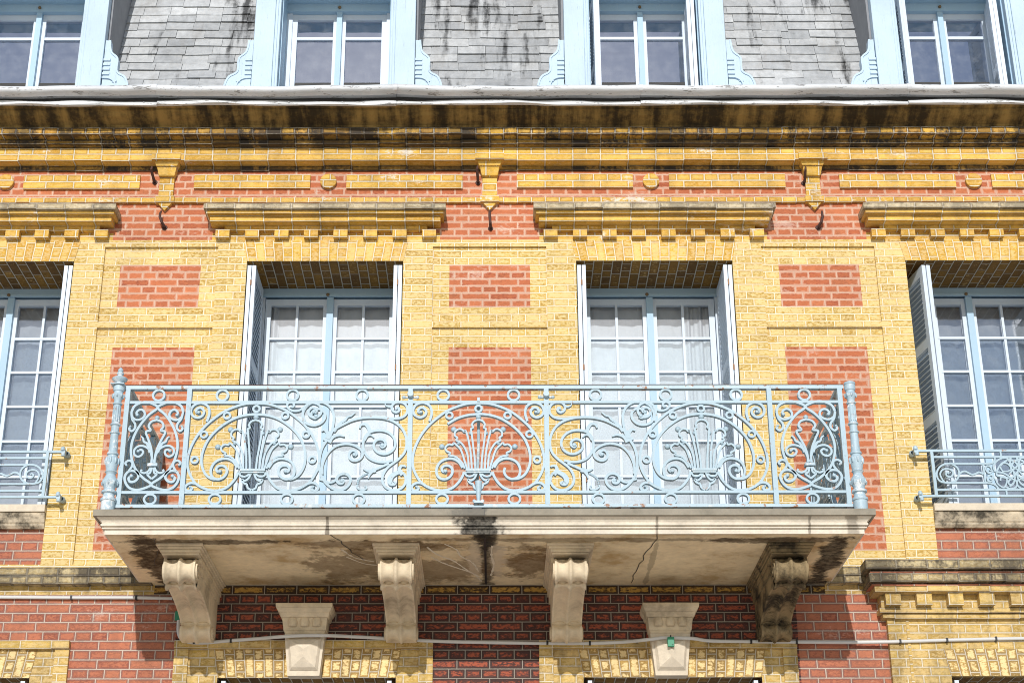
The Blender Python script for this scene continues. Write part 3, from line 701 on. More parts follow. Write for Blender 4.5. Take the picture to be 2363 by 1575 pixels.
def upper_window(a, outer, curtain):
    zf = Z_SILL if outer else Z_FLOOR
    win = empty('window', (a, .5, zf), house); y = .50
    fr = MB('white', 'bluein')
    x0, x1 = a - OW, a + OW
    fr.box(x0, x1, y, y + .10, 7.395, Z_SOF + .03, 'bluein'); fr.box(x0 + .05, x1 - .05, y - .018, y, 7.375, 7.398, 'bluein')
    fr.box(x0, x0 + .085, y + .001, y + .10, zf, 7.395, 'white'); fr.box(x1 - .085, x1, y + .001, y + .10, zf, 7.395, 'white')
    fr.box(a - .026, a + .026, y - .005, y + .03, zf, 7.372, 'bluein')
    fr.build('frame', win)
    st = MB('brass'); st.ball((a - .02, y - .022, 7.388), .014); st.build('stud', win)
    rows = [7.025 - .292 * k for k in range(8)]; rows = [r for r in rows if r > zf + .2]
    for s in (-1, 1):
        l0, l1 = (a - .525, a - .012) if s < 0 else (a + .012, a + .525)
        sb = MB('white'); gx, zz = glazed_leaf(sb, l0, l1, zf + .03, 7.372, y + .03, 2, rows)
        sb.build('casement', win)
        pn = MB('glass_dark' if outer else 'glass')
        for i in range(len(gx) - 1):
            for j in range(len(zz) - 1):
                pn.face([(gx[i] + .003, y + .057, zz[j]), (gx[i + 1] - .003, y + .057, zz[j]), (gx[i + 1] - .003, y + .057, zz[j + 1]), (gx[i] + .003, y + .057, zz[j + 1])])
        pn.build('pane', win)
    # net curtain in soft folds, room behind
    cu = MB(curtain); n = 60
    ph = random.random() * 6
    for i in range(n):
        xa, xb = x0 + .04 + (x1 - x0 - .08) * i / n, x0 + .04 + (x1 - x0 - .08) * (i + 1) / n
        fy = lambda x: y + .12 + .006 * math.sin(x * 34 + ph) + .003 * math.sin(x * 71 + ph * 2)
        cu.face([(xa, fy(xa), zf - .02), (xb, fy(xb), zf - .02), (xb, fy(xb), 7.44), (xa, fy(xa), 7.44)], smooth=True)
    cu.build('curtain', win)
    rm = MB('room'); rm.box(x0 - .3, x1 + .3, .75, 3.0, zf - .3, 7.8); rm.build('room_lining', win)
    if outer:
        sb = MB('stone_dirty')
        sb.box(x0 - .0, x1 + .0, -.05, .56, Z_SILL - .052, Z_SILL + .002, 'stone'); sb.prism([(.03, Z_SILL - .17), (-.005, Z_SILL - .17), (-.02, Z_SILL - .15), (-.02, Z_SILL - .14), (-.012, Z_SILL - .135), (-.02, Z_SILL - .125), (-.035, Z_SILL - .075), (-.035, Z_SILL - .053), (.03, Z_SILL - .053)], x0, x1, 'stone_dirty')
        sb.build('sill', win)
    return win
def drape(win, xa, xb, y, z0, z1):
    d = MB('net'); n = 70
    f = lambda x: y + .022 * math.sin(x * 62) + .012 * math.sin(x * 131 + 1)
    for i in range(n):
        a0, a1 = xa + (xb - xa) * i / n, xa + (xb - xa) * (i + 1) / n
        d.face([(a0, f(a0), z0), (a1, f(a1), z0), (a1, f(a1), z1), (a0, f(a0), z1)], smooth=True)
    d.build('drape', win)
W = [upper_window(AX[0], True, 'blind_pale'), upper_window(AX[1], False, 'net'), upper_window(AX[2], False, 'net'), upper_window(AX[3], True, 'blind')]
drape(W[2], AX[2] + .27, AX[2] + .50, .595, Z_FLOOR, 7.38); drape(W[1], AX[1] - .50, AX[1] - .42, .595, Z_FLOOR, 7.38)
def folded_pair(win, a, s, zf, ya=.46, skew=0.0, dx=0.0, top=7.42):
    """two leaves folded against the reveal on side s"""
    for k in range(2):
        w = .455; b = shutter_leaf(w, top - zf - .02, flip=1 if k == 0 else -1)
        if s < 0: x = a - OW + .008 + k * .036 + dx; place(b, x, ya, zf + .02, math.radians(-90) + skew, 'shutter', win)
        else: x = a + OW - .038 - k * .036 + dx; place(b, x, ya, zf + .02, math.radians(-90) + skew, 'shutter', win)
for i in (1, 2):
    for s in (-1, 1):
        folded_pair(W[i], AX[i], s, Z_FLOOR)
        xm = AX[i] + s * (OW - .008 - .033); hinges(W[i], xm - .006, xm + .006, .004, (5.65, 6.55, 7.27))
folded_pair(W[0], AX[0], 1, Z_SILL); folded_pair(W[0], AX[0], -1, Z_SILL)
folded_pair(W[3], AX[3], -1, Z_SILL, skew=math.radians(10), dx=.040); folded_pair(W[3], AX[3], 1, Z_SILL)

for a in AX:                                               # windows of the storey below: only their heads show
    win = empty('lower_window', (a, .4, 1.0), house); y = .40
    fr = MB('white'); fr.box(a - .63, a + .63, y, y + .1, 4.05, 4.18); fr.box(a - .63, a - .55, y, y + .1, 1, 4.05); fr.box(a + .55, a + .63, y, y + .1, 1, 4.05); fr.box(a - .03, a + .03, y, y + .08, 1, 4.05)
    fr.build('frame', win)
    pn = MB('glass'); pn.face([(a - .55, y + .05, 1), (a + .55, y + .05, 1), (a + .55, y + .05, 4.05), (a - .55, y + .05, 4.05)]); pn.build('pane', win)
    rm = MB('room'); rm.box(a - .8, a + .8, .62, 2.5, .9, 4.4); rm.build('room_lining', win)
    for s in (-1, 1):
        b = shutter_leaf(.40, 3.15, flip=s)
        place(b, a + s * .60 - (.03 if s > 0 else 0), .39, 1.0, math.radians(-90), 'shutter', win)

# ------------------------------------------------------------------ roof: slates, dormers, gutter
def roof_y(z):
    y = .17 + (z - 8.75) * .30
    if z < 9.45: y -= (9.45 - z) ** 2 * .42
    return y
roof = MB('slate'); e = .103; z = 8.62; row = 0
while z < 12.2:
    y0 = roof_y(z); y1 = roof_y(z + .19); sl = (y1 - y0) / .19
    x = XL - random.uniform(0, .2) - (row % 2) * .12
    while x < XR:
        wd = .236 + random.uniform(-.012, .012); jz = random.uniform(-.008, .008) - (.022 if random.random() < .03 else 0); jt = random.uniform(0, .010); x1 = x + wd - .003
        tl = random.uniform(-.005, .005)
        if min(abs((x + x1) / 2 - a) for a in AX) > .56:
            za, zb = z + jz, z + .2
            ya = roof_y(z) - .020 - jt; yb = roof_y(zb) - .002
            q = [(x, ya, za + tl), (x1, ya - jt * .3, za - tl), (x1, yb, zb), (x, yb, zb)]
            roof.face(q); roof.face([(x, ya + .014, za + tl), (x1, ya + .014, za - tl), (x1, ya - jt * .3, za - tl), (x, ya, za + tl)])
            roof.face([(x, yb, zb), (x, yb + .01, zb), (x, ya + .015, za + tl), (x, ya, za + tl)]); roof.face([(x1, ya, za - tl), (x1, ya + .015, za - tl), (x1, yb + .01, zb), (x1, yb, zb)])
        x += wd
    z += e; row += 1
ro = roof.build('slate_roof', house, weld=False)
deck = MB('zincd')
zz = [8.55, 8.8, 9.0, 9.2, 9.45, 12.3]
for za, zb in zip(zz[:-1], zz[1:]): deck.face([(XL, roof_y(za) + .02, za), (XR, roof_y(za) + .02, za), (XR, roof_y(zb) + .02, zb), (XL, roof_y(zb) + .02, zb)])
deck.face([(XL, 1.25, 12.3), (XR, 1.25, 12.3), (XR, 9, 12.3), (XL, 9, 12.3)])
deck.face([(XR, 9, 8.6), (XL, 9, 8.6), (XL, 9, 12.3), (XR, 9, 12.3)])
for x in (XL, XR): deck.face([(x, roof_y(8.6), 8.6), (x, 9, 8.6), (x, 9, 12.3), (x, roof_y(12.3), 12.3)])
deck.build('roof_deck', house)

S2 = 4.525
BR_OUT = [(1898, 425), (1945, 428), (1950, 490), (1970, 555), (2035, 612), (2037, 740), (2062, 772), (2120, 802), (2150, 850), (2166, 905), (2170, 960), (1893, 960)]
BRK = [P(540 + x / S2, y / S2, .0) for x, y in BR_OUT]; cx0 = AX[1]
BRK = [(x - cx0, z) for x, z in BRK]
def dormer(a, shut):
    dm = empty('dormer', (a, 0, 8.7), house)
    for s in (-1, 1):
        p = MB('blue')
        xa, xb = sorted((a + s * .505, a + s * .672))
        p.box(xa, xb, -.03, .06, 8.6, 11.0); xa, xb = sorted((a + s * .462, a + s * .505)); p.box(xa, xb, -.012, .06, 8.6, 10.55)
        xa, xb = sorted((a + s * .482, a + s * .505)); p.box(xa, xb, -.02, -.012, 8.6, 10.55)
        p.build('pilaster', dm, bevel=.004)
        sb = MB('blue'); out = [(a + s * x, z) for x, z in BRK]
        sb.plate(out if s > 0 else out[::-1], -.008, .05)
        edge = [(a + s * x, z) for x, z in BRK[1:-2]]
        sb.bar(smooth(edge, 3), .016, .07, .02)
        ins = a + s * .675
        for zc in (9.30, 9.255, 9.21, 9.165):
            xa, xb = sorted((ins, ins + s * .058)); sb.box(xa, xb, -.020, -.008, zc, zc + .022)
        for zc, d0, d1 in ((9.05, .0, .03), (9.05, .08, .11), (9.095, .09, .125)):
            xa, xb = sorted((ins + s * d0, ins + s * d1)); sb.box(xa, xb, -.02, -.008, zc, zc + .014)
        arc = [(ins + s * .002, 9.135), (ins + s * .06, 9.13), (ins + s * .10, 9.105), (ins + s * .12, 9.06), (ins + s * .125, 9.0)]
        sb.bar(smooth(arc, 4), .012, .022, -.012)
        sb.build('scroll_bracket', dm)
        ck = MB('lead'); xa, xb = sorted((a + s * .60, a + s * .69)); ck.box(xa, xb, .06, .75, 8.6, 11.0); ck.build('cheek', dm)
    y = .30
    hd = MB('bluein'); hd.box(a - .462, a + .462, -.01, .45, 10.06, 11.0); hd.box(a - .47, a + .47, y - .03, .45, 9.985, 10.06)
    hd.build('lintel', dm)
    dr = MB('blue'); dr.box(a - .75, a + .75, -.08, 1.0, 10.98, 11.2); dr.build('dormer_roof', dm)
    for xa in (a - .465, a + .452):
        rv = MB('bluein'); rv.box(xa, xa + .013, .06, .45, 8.6, 10.06); rv.build('reveal_lining', dm)
    fr = MB('white', 'bluein'); fr.box(a - .452, a - .405, y, y + .08, 8.6, 9.985, 'white'); fr.box(a + .405, a + .452, y, y + .08, 8.6, 9.985, 'white')
    fr.box(a - .023, a + .023, y - .02, y + .03, 8.6, 10.0, 'bluein'); fr.build('frame', dm)
    st = MB('brass'); st.ball((a, y - .04, 10.02), .014); st.build('stud', dm)
    for s in (-1, 1):
        l0, l1 = (a - .405, a - .012) if s < 0 else (a + .012, a + .405)
        sb = MB('white'); gx, zz = glazed_leaf(sb, l0, l1, 8.62, 9.985, y + .02, 1, [9.745], st=.042, mun=.026)
        sb.build('casement', dm)
        for j in range(2):
            pn = MB('glass_roof')
            pn.face([(gx[0], y + .045, zz[j]), (gx[1], y + .045, zz[j]), (gx[1], y + .045, zz[j + 1]), (gx[0], y + .045, zz[j + 1])]); pn.build('pane', dm)
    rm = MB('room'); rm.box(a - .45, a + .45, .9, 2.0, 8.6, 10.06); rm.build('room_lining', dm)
    for s in shut:
        for k in range(2):
            b = shutter_leaf(.27, 1.36, flip=1 if k == 0 else -1, rails=(0, .5, 1.0), pitch=.034)
            if s < 0: place(b, a - .446 + k * .034, .285, 8.62, math.radians(-90 + (6 if k == 0 else 3)), 'shutter', dm)
            else: place(b, a + .416 - k * .034, .285, 8.62, math.radians(-90 - (9 if a > 3 else 3)), 'shutter', dm)
    return dm
for a, sh in zip(AX, ((), (), (-1, 1), (-1, 1))): dormer(a, sh)

gut = empty('gutter', (0, -.5, 8.65), house)
random.seed(3)
joints = [XL, -2.62, -.735, 1.19, 3.3, XR]
for k, (ja, jb) in enumerate(zip(joints[:-1], joints[1:])):
    sag = random.uniform(.004, .012); tilt = random.uniform(-.010, .010)
    def wob(x, i, ja=ja, jb=jb, sag=sag, tilt=tilt, k=k):
        t = (x - ja) / (jb - ja)
        return (.006 * math.sin(x * 3.1 + k), -sag * math.sin(math.pi * t) + tilt * (t - .5) + .003 * math.sin(x * 9 + k))
    r = MB('zinc')
    roll = [(-.545 + .030 * math.cos(q), 8.692 + .030 * math.sin(q)) for q in [math.radians(d) for d in range(90, 231, 20)]]
    pr = [(-.10, 8.722)] + roll + [(-.512, 8.652), (-.49, 8.672), (-.10, 8.685)]
    r.prism(pr, ja + .001, jb - .001, n=40, wob=wob, smooth=True)
    big = [(-.545 + .033 * math.cos(q), 8.692 + .033 * math.sin(q)) for q in [math.radians(d) for d in range(80, 241, 20)]]
    r.prism([(-.50, 8.70)] + big + [(-.51, 8.665)], jb - .022, jb + .012, n=1, wob=lambda x, i: wob(min(max(x, ja), jb), i))
    r.build('gutter_roll', gut)
    def wob2(x, i, k=k):
        if i in (0, 1, 2, 3): return (.006 * math.sin(x * 4.3 + k * 2) + .004 * math.sin(x * 13 + i), .006 * math.sin(x * 2.7 + k) + .004 * math.sin(x * 8.1 + i * .7))
        return (0, 0)
    lp = MB('zinc'); lp.prism([(-.47, 8.594), (-.475, 8.598), (-.472, 8.618), (-.462, 8.634), (-.43, 8.634), (-.43, 8.598)], ja + .001, jb - .001, n=50, wob=wob2, smooth=False)
    lp.build('drip_edge', gut)
    rv = MB('zinc')
    x = ja + .2
    while x < jb:
        rv.ball((x, -.474, 8.612), .006, n=8); x += .42
    rv.build('rivet', gut)
bk = MB('zincd'); bk.box(XL, XR, -.440, -.1, 8.622, 8.683); bk.build('gutter_back', gut)

# ------------------------------------------------------------------ balcony
bal = empty('balcony', (0, 0, 4.846))
tag(bal, 'stone balcony on four scrolled consoles with pale blue wrought iron railing', 'balcony')
def slab_ring(mb, prof, xl, xr, m):
    """moulding that runs round the three free sides: prof = [(projection, z)...]"""
    for (p0, z0), (p1, z1) in zip(prof[:-1], prof[1:]):
        o0, o1 = 1.30 - p0, 1.30 - p1
        a = [(xl + o0, 0, z0), (xl + o0, -p0, z0), (xr - o0, -p0, z0), (xr - o0, 0, z0)]
        b = [(xl + o1, 0, z1), (xl + o1, -p1, z1), (xr - o1, -p1, z1), (xr - o1, 0, z1)]
        for i in range(3):
            if i == 1:
                n = 24
                for k in range(n):
                    f0, f1 = k / n, (k + 1) / n
                    L = lambda q, f: tuple(q[1][j] + (q[2][j] - q[1][j]) * f for j in range(3))
                    mb.face([L(a, f0), L(a, f1), L(b, f1), L(b, f0)], m)
            else: mb.face([a[i], a[i + 1], b[i + 1], b[i]], m)
XBL, XBR = -2.592, 2.530
sb = MB('slab_top')
slab_ring(sb, [(1.285, 4.950), (1.30, 4.953), (1.30, 4.994), (1.295, 4.998)], XBL, XBR, 'slab_top')
o = .005
sb.face([(XBL + o, -1.295, 4.998), (XBR - o, -1.295, 4.998), (XBR - o, 0, 4.998), (XBL + o, 0, 4.998)], 'slab_top')
sb.face([(XBL + .06, 0, 4.950), (XBR - .06, 0, 4.950), (XBR - .015, -1.285, 4.950), (XBL + .015, -1.285, 4.950)], 'slab_top')
sb.build('slab_paving', bal)
sb = MB('slab')
slab_ring(sb, [(1.22, 4.846), (1.230, 4.846), (1.230, 4.880), (1.246, 4.881), (1.246, 4.889), (1.236, 4.891), (1.236, 4.897), (1.254, 4.899), (1.254, 4.912), (1.246, 4.914), (1.250, 4.924), (1.262, 4.938), (1.280, 4.9505)], XBL, XBR, 'fascia')
z = 4.846; i = 1.30 - 1.22
sb.face([(XBL + i, 0, z), (XBR - i, 0, z), (XBR - i, -1.22, z), (XBL + i, -1.22, z)], 'slab')
sb.build('slab', bal)
# a dark open joint across the slab at mid span, hairline ones beside it
jt = MB('black'); jt.box(-.034, -.020, -1.15, -.02, 4.8440, 4.8475); jt.box(-.030, -.0265, -1.3015, -1.29, 4.955, 4.994); jt.box(-.030, -.0275, -1.2415, -1.23, 4.882, 4.9); jt.build('slab_joint', bal)

ck = MB('black'); random.seed(11)
def crack(x0, y0, x1, y1, w, n, amp):
    p = [(x0 + (x1 - x0) * i / n + random.uniform(-amp, amp) * (0 < i < n), y0 + (y1 - y0) * i / n) for i in range(n + 1)]
    for (a0, b0), (a1, b1) in zip(p[:-1], p[1:]):
        ck.face([(a0 - w, b0, 4.8435), (a0 + w, b0, 4.8435), (a1 + w, b1, 4.8435), (a1 - w, b1, 4.8435)][::-1])
crack(-1.04, -1.22, -.86, -.62, .0032, 9, .022); crack(-.92, -.82, -.70, -.60, .002, 5, .015); crack(1.10, -1.22, 1.02, -.05, .0030, 12, .018); crack(.10, -1.08, .30, -1.0, .004, 4, .01)
crack(-2.2, -1.15, -2.32, -.5, .002, 8, .02); crack(2.05, -1.1, 2.2, -.4, .002, 8, .02)
ck.build('slab_crack', bal)
lr = MB('lime'); random.seed(5)
for pl in ([(-.42, -.95), (-.36, -.78), (-.25, -.62), (-.17, -.42), (-.10, -.26), (-.06, -.10)], [(-.40, -.72), (-.33, -.58), (-.24, -.46), (-.14, -.34), (-.07, -.22)], [(-.30, -1.02), (-.22, -.88), (-.20, -.74), (-.12, -.58), (-.08, -.36)],
           [(.02, -.98), (.015, -.75), (.03, -.5), (.01, -.25)], [(-1.0, -.9), (-.92, -.7), (-.80, -.6)], [(-.98, -.72), (-.86, -.55), (-.74, -.5)]):
    pts = smooth([(x, y) for x, y in pl], 5)
    for (a0, b0), (a1, b1) in zip(pts[:-1], pts[1:]):
        t = Vector((a1 - a0, b1 - b0)).normalized(); q = Vector((-t.y, t.x)) * random.uniform(.004, .010)
        lr.face([(a0 - q.x, b0 - q.y, 4.8445), (a0, b0, 4.8405), (a1, b1, 4.8405), (a1 - q.x, b1 - q.y, 4.8445)]); lr.face([(a0, b0, 4.8405), (a0 + q.x, b0 + q.y, 4.8445), (a1 + q.x, b1 + q.y, 4.8445), (a1, b1, 4.8405)])
lr.build('lime_streak', bal)
def console(cx):
    cn = empty('console', (cx, -.5, 4.5), bal)
    cap = MB('stone_console')
    for (hw, pf, z0, z1) in ((.157, 1.045, 4.830, 4.8455), (.147, 1.025, 4.816, 4.830), (.134, 1.000, 4.798, 4.816), (.124, .975, 4.786, 4.798)):
        cap.box(cx - hw, cx + hw, -pf, 0, z0, z1)
    cap.build('console_cap', cn, bevel=.004)
    hw = .106
    prof = [(0, 4.786), (.84, 4.786), (.90, 4.770)]
    prof += [(.915 + .084 * math.cos(q), 4.684 + .078 * math.sin(q)) for q in [math.radians(d) for d in range(85, -131, -12)]]
    prof += [(.858, 4.622), (.864, 4.630), (.880, 4.624), (.888, 4.606), (.880, 4.588), (.858, 4.578), (.830, 4.582), (.800, 4.600), (.770, 4.612), (.72, 4.608), (.64, 4.602), (.54, 4.590), (.45, 4.575), (.37, 4.557), (.30, 4.537), (.255, 4.520)]
    prof += [(.245, 4.512), (.232, 4.508), (.236, 4.502)]
    prof += [(.155 + .098 * math.cos(q), 4.452 + .056 * math.sin(q)) for q in [math.radians(d) for d in range(50, -140, -16)]]
    prof += [(.06, 4.41), (0, 4.41)]
    b = MB('stone_console')
    # cross-section across the face: two raised ribs and a central bead
    ribs = []
    for q in range(-20, 21):
        t = q / 20; a_ = abs(t)
        h = .010 * (1 - (a_ / .11) ** 2) + .004 if a_ < .11 else (.004 if a_ > .86 else -.020 * math.sin(math.pi * (a_ - .11) / .75) ** .7 + .002)
        ribs.append((t, h))
    c2 = np.array(prof); n = len(c2); nor = []
    for i in range(n):
        t = c2[min(i + 1, n - 1)] - c2[max(i - 1, 0)]; t = t / (np.linalg.norm(t) + 1e-9); nor.append((-t[1], t[0]))
    grid = []
    for (s, h) in ribs:
        rr = []
        for i in range(n):
            k = 1.0 if 2 < i < n - 2 else 0.0
            rr.append((cx + hw * s, -(c2[i][0] + nor[i][0] * h * k * -1 * -1), c2[i][1] + nor[i][1] * h * k))
        grid.append(rr)
    for q in range(len(ribs) - 1):
        for i in range(n - 1):
            b.face([grid[q][i], grid[q][i + 1], grid[q + 1][i + 1], grid[q + 1][i]], smooth=True)
    b.face(grid[0]); b.face(grid[-1][::-1])
    b.build('console_body', cn)
    v = MB('stone_console')
    for s in (-1, 1):                                      # volute eyes and side moulding
        for (yy, zz, r) in ((-.915, 4.686, .058), (-.150, 4.452, .040)):
            for q in (1.0, .5):
                st0 = len(v.v)
                ring = [(yy + r * q * math.cos(t), zz + r * q * .92 * math.sin(t)) for t in [2 * math.pi * k / 20 for k in range(20)]]
                v.bar(ring, .012, .014, 0, closed=True)
                for i2 in range(st0, len(v.v)):
                    p = v.v[i2]; v.v[i2] = (cx + s * (hw + .004) + p[1], p[0], p[2])
        xa, xb = sorted((cx + s * hw, cx + s * (hw + .022))); v.box(xa, xb, -.88, 0, 4.752, 4.786); xa, xb = sorted((cx + s * hw, cx + s * (hw + .012))); v.box(xa, xb, -.80, 0, 4.70, 4.752)
    v.build('volute', cn)
    return cn
cons = [console(x) for x in (-2.062, -.622, .542, 2.01)]
M['stone_console_black'] = stone_mat('console_blackened', (0.30, 0.225, 0.125), (0.012, 0.011, 0.010), amount=1.1, scale=1.5)
for ch in cons[3].children:
    ch['label'] = 'console stone blackened by soot'
    ch.data.materials[0] = M['stone_console_black']

# ---- railing
YR = -1.21
def T(u0, v0, k): return lambda pts: [P(u0 + x / k, v0 + y / k, YR) for x, y in pts]
T1 = T(930, 880, 5.057); T2 = T(1240, 880, 5.057); T3 = T(210, 850, 4.611)
BW_, BD_ = .0165, .032
Z_BOT = (5.030, 5.052); Z_LOW = (5.128, 5.147); Z_MID = (5.768, 5.787); Z_TOP = (5.872, 5.897)
rl = empty('railing', (0, YR, 5.03), bal)
XRL, XRR = -2.462, 2.388
b = MB('iron_rusty'); b.box(XRL - .03, XRR + .02, YR - .022, YR + .022, *Z_TOP); b.build('top_rail', rl)
b = MB('rust'); b.box(XRL - .03, XRR + .02, YR - .024, YR + .024, Z_TOP[1], Z_TOP[1] + .005); b.build('rail_capping', rl)
b = MB('iron'); b.box(XRL, XRR, YR - .016, YR + .016, *Z_MID); b.build('upper_rail', rl)
b = MB('iron'); b.box(XRL, XRR, YR - .016, YR + .016, *Z_LOW); b.build('lower_rail', rl)
b = MB('iron_rusty'); b.box(XRL - .03, XRR + .02, YR - .022, YR + .022, *Z_BOT); b.build('bottom_rail', rl)
POSTS = [-2.453, -2.035, -.533, .387, 1.900, 2.380]
for x in POSTS:
    b = MB('iron'); b.box(x - .016, x + .016, YR - .023, YR + .018, Z_BOT[1], Z_TOP[0]); b.build('railing_post', rl)
for x in POSTS[2:4]:                                       # bolted clamps near the top of the two middle posts
    b = MB('iron_worn'); b.lathe([(0, -.03), (.020, -.03), (.022, -.01), (.02, .0)], (x, YR - .025, 5.825), axis='y', n=14); b.box(x - .048, x + .048, YR - .02, YR - .004, 5.806, 5.818)
    for s in (-1, 1): b.ball((x + s * .045, YR - .016, 5.812), .013)
    b.build('clamp', rl)
for x in (XRL + .0, POSTS[1] - .02, -1.2, -.08, .9, POSTS[4], XRR):
    ft = MB('black'); ft.box(x - .03, x + .03, YR - .02, YR + .02, 4.998, 5.03); ft.build('foot_pad', rl)
def ring(b, x, z, r, ry=None, w=BW_):
    b.bar([(x + r * math.cos(t), z + (ry or r) * math.sin(t)) for t in [2 * math.pi * k / 32 for k in range(32)]], w, BD_, YR, closed=True)
def curve(b, pts, n=6, w=BW_, taper=None): b.bar(smooth(pts, n), w, BD_, YR, taper=taper)
def eye(b, p, r=.012): b.lathe([(r, .016), (r, -.012), (r * .7, -.02), (0, -.023)], (p[0], YR, p[1]), axis='y', n=14)
CXM = P(930 + 880 / 5.057, 1000, YR)[0]                       # axis of the middle motif
def rel(pts, c=CXM): return [(x - c, z) for x, z in T1(pts)]
OUT = rel([(880, 258), (1000, 264), (1120, 296), (1250, 352), (1370, 437), (1475, 535), (1560, 650), (1620, 780), (1645, 900), (1640, 1000), (1605, 1090), (1540, 1185), (1470, 1232), (1380, 1266), (1280, 1275), (1180, 1245), (1100, 1170), (1058, 1100), (1045, 1060)])
INN = rel([(880, 385), (1000, 396), (1120, 430), (1240, 497), (1340, 580), (1420, 680), (1470, 800), (1485, 900), (1470, 1000), (1420, 1090), (1350, 1135), (1270, 1143)])
SPI = rel([(1062, 1010), (1070, 998), (1110, 940), (1180, 905), (1260, 910), (1330, 950), (1365, 1020), (1360, 1090), (1330, 1128), (1270, 1143), (1210, 1115), (1180, 1060), (1190, 1010), (1230, 985), (1280, 990), (1305, 1020), (1290, 1052), (1262, 1050)])
SCT = rel([(1450, 470), (1425, 370), (1450, 290), (1530, 253), (1610, 280), (1642, 340), (1622, 398), (1560, 425), (1505, 400), (1490, 350), (1530, 310), (1575, 325), (1580, 360), (1552, 362)])
SCB = rel([(1470, 1235), (1530, 1195), (1590, 1185), (1640, 1210), (1655, 1245), (1630, 1275), (1590, 1270), (1575, 1245), (1598, 1230)])
F1 = rel([(915, 1020), (922, 900), (935, 800), (950, 680), (962, 590), (966, 556), (944, 545), (955, 510), (940, 478), (912, 460), (880, 453)])
F2 = rel([(955, 1020), (965, 870), (985, 740), (1018, 605), (1035, 575), (1046, 590), (1070, 566), (1110, 562), (1150, 590), (1155, 635), (1124, 662), (1138, 688), (1080, 722), (1030, 795), (1002, 880), (990, 1020)])
F3 = rel([(1012, 1020), (1040, 930), (1085, 800), (1130, 750), (1168, 722), (1180, 742), (1225, 738), (1264, 775), (1250, 815), (1208, 838), (1222, 862), (1150, 880), (1095, 922), (1055, 975), (1038, 1020)])
UC1 = rel([(910, 1066), (935, 1098), (980, 1112), (1020, 1098), (1028, 1070), (1000, 1062)])
UC2 = rel([(892, 1066), (925, 1135), (965, 1160), (998, 1146), (985, 1178), (955, 1196), (940, 1200), (922, 1245), (880, 1268)])
BALLS = [(p, r) for p, r in zip(rel([(1168, 560), (970, 605), (1305, 760), (1110, 720), (1140, 890)]), (.020, .014, .020, .014, .014))]
RINGS = rel([(1220, 400), (1475, 620), (1565, 915)]); RTOP = rel([(880, 322)])[0]
def mir(pts, s): return [(s * x, z) for x, z in pts]
def sh(pts, c, k=1.0): return [(c + k * x, z) for x, z in pts]
def panel_empty(x): return empty('railing_panel', (x, YR, 5.4), bal)
def circle_motif(c, par, k=1.0, broken=False):
    sc = MB('iron')
    for s in (-1, 1):
        lost = broken and s < 0
        curve(sc, sh(mir(OUT, s), c, k)); curve(sc, sh(mir(SCT, s), c, k)); curve(sc, sh(mir(SCB, s), c, k)); eye(sc, sh(mir([SCT[-1]], s), c, k)[0], .013); eye(sc, sh(mir([SCB[-1]], s), c, k)[0], .010)
        if lost:
            curve(sc, sh(mir(INN[:4], s), c, k)); curve(sc, sh(mir(SPI, s), c, k)); eye(sc, sh(mir([SPI[-1]], s), c, k)[0], .014)
        else: curve(sc, sh(mir(INN, s), c, k)); curve(sc, sh(mir(SPI[:13] if broken else SPI, s), c, k))
        if not broken: eye(sc, sh(mir([SPI[-1]], s), c, k)[0], .014)
    sc.build('scrollwork', par)
    for s in (-1, 1):
        for i, (x, z) in enumerate(RINGS):
            if broken and s < 0 and i > 0: continue
            r = MB('iron'); ring(r, c + k * s * x, z, .0215, .0215, .0145); r.build('ring', par)
    r = MB('iron'); ring(r, c, RTOP[1], .0215, .0215, .0145); r.build('ring', par)
    pm = MB('iron')
    for s in (-1, 1):
        for q in (F1, F2, F3): curve(pm, sh(mir(q, s), c, k), 5, .0125)
        curve(pm, sh(mir(UC1, s), c, k), 5, .013); curve(pm, sh(mir(UC2, s), c, k), 5, .013)
        for (p, rr) in BALLS: pm.ball((c + k * s * p[0], YR, p[1]), rr)
    pm.ball((c, YR, rel([(880, 415)])[0][1]), .020)
    pm.build('palmette', par)
    bz = rel([(0, 1048)])[0][1]
    pb = MB('iron_worn'); pb.box(c - .084, c + .084, YR - .03, YR + .03, bz - .004, bz + .012); pb.box(c - .078, c + .078, YR - .024, YR + .024, bz - .016, bz - .004); pb.build('palmette_base', par)
def rail_rings(xs_top, xs_bot, par):
    for xs_, z0, z1 in ((xs_top, Z_MID[1], Z_TOP[0]), (xs_bot, Z_BOT[1], Z_LOW[0])):
        for x in xs_:
            r = MB('iron'); h = (z1 - z0) / 2; ring(r, x, (z0 + z1) / 2, .0385, h - .004, .0150); r.build('ring', par)
def xtop(us): return [P(u, 911, YR)[0] for u in us]
def xbot(us): return [P(u, 1152, YR)[0] for u in us]

def mid_brace(par):
    b = MB('iron_worn')
    b.tube([(CXM, YR + .03, 5.80), (CXM, YR + .09, 5.5), (CXM - .01, YR + .05, 5.2), (CXM + .002, YR - .01, 5.10)], [.010, .010, .012, .014])
    b.lathe([(.024, .085), (.020, .04), (.012, -.05), (.010, -.065)], (CXM + .002, YR - .02, 5.125), n=12)
    b.box(CXM - .03, CXM + .035, YR - .05, YR + .02, 5.052, 5.068)
    for s in (-1, 1): b.ball((CXM + .002 + s * .028, YR - .04, 5.066), .012)
    b.box(CXM - .009, CXM + .009, YR - .024, YR - .010, 5.78, 5.808)
    b.build('stay', par)
pC = panel_empty(CXM); circle_motif(CXM, pC, 1.0, True); mid_brace(pC); rail_rings(xtop([1023, 1185]), xbot([1020, 1187]), pC)

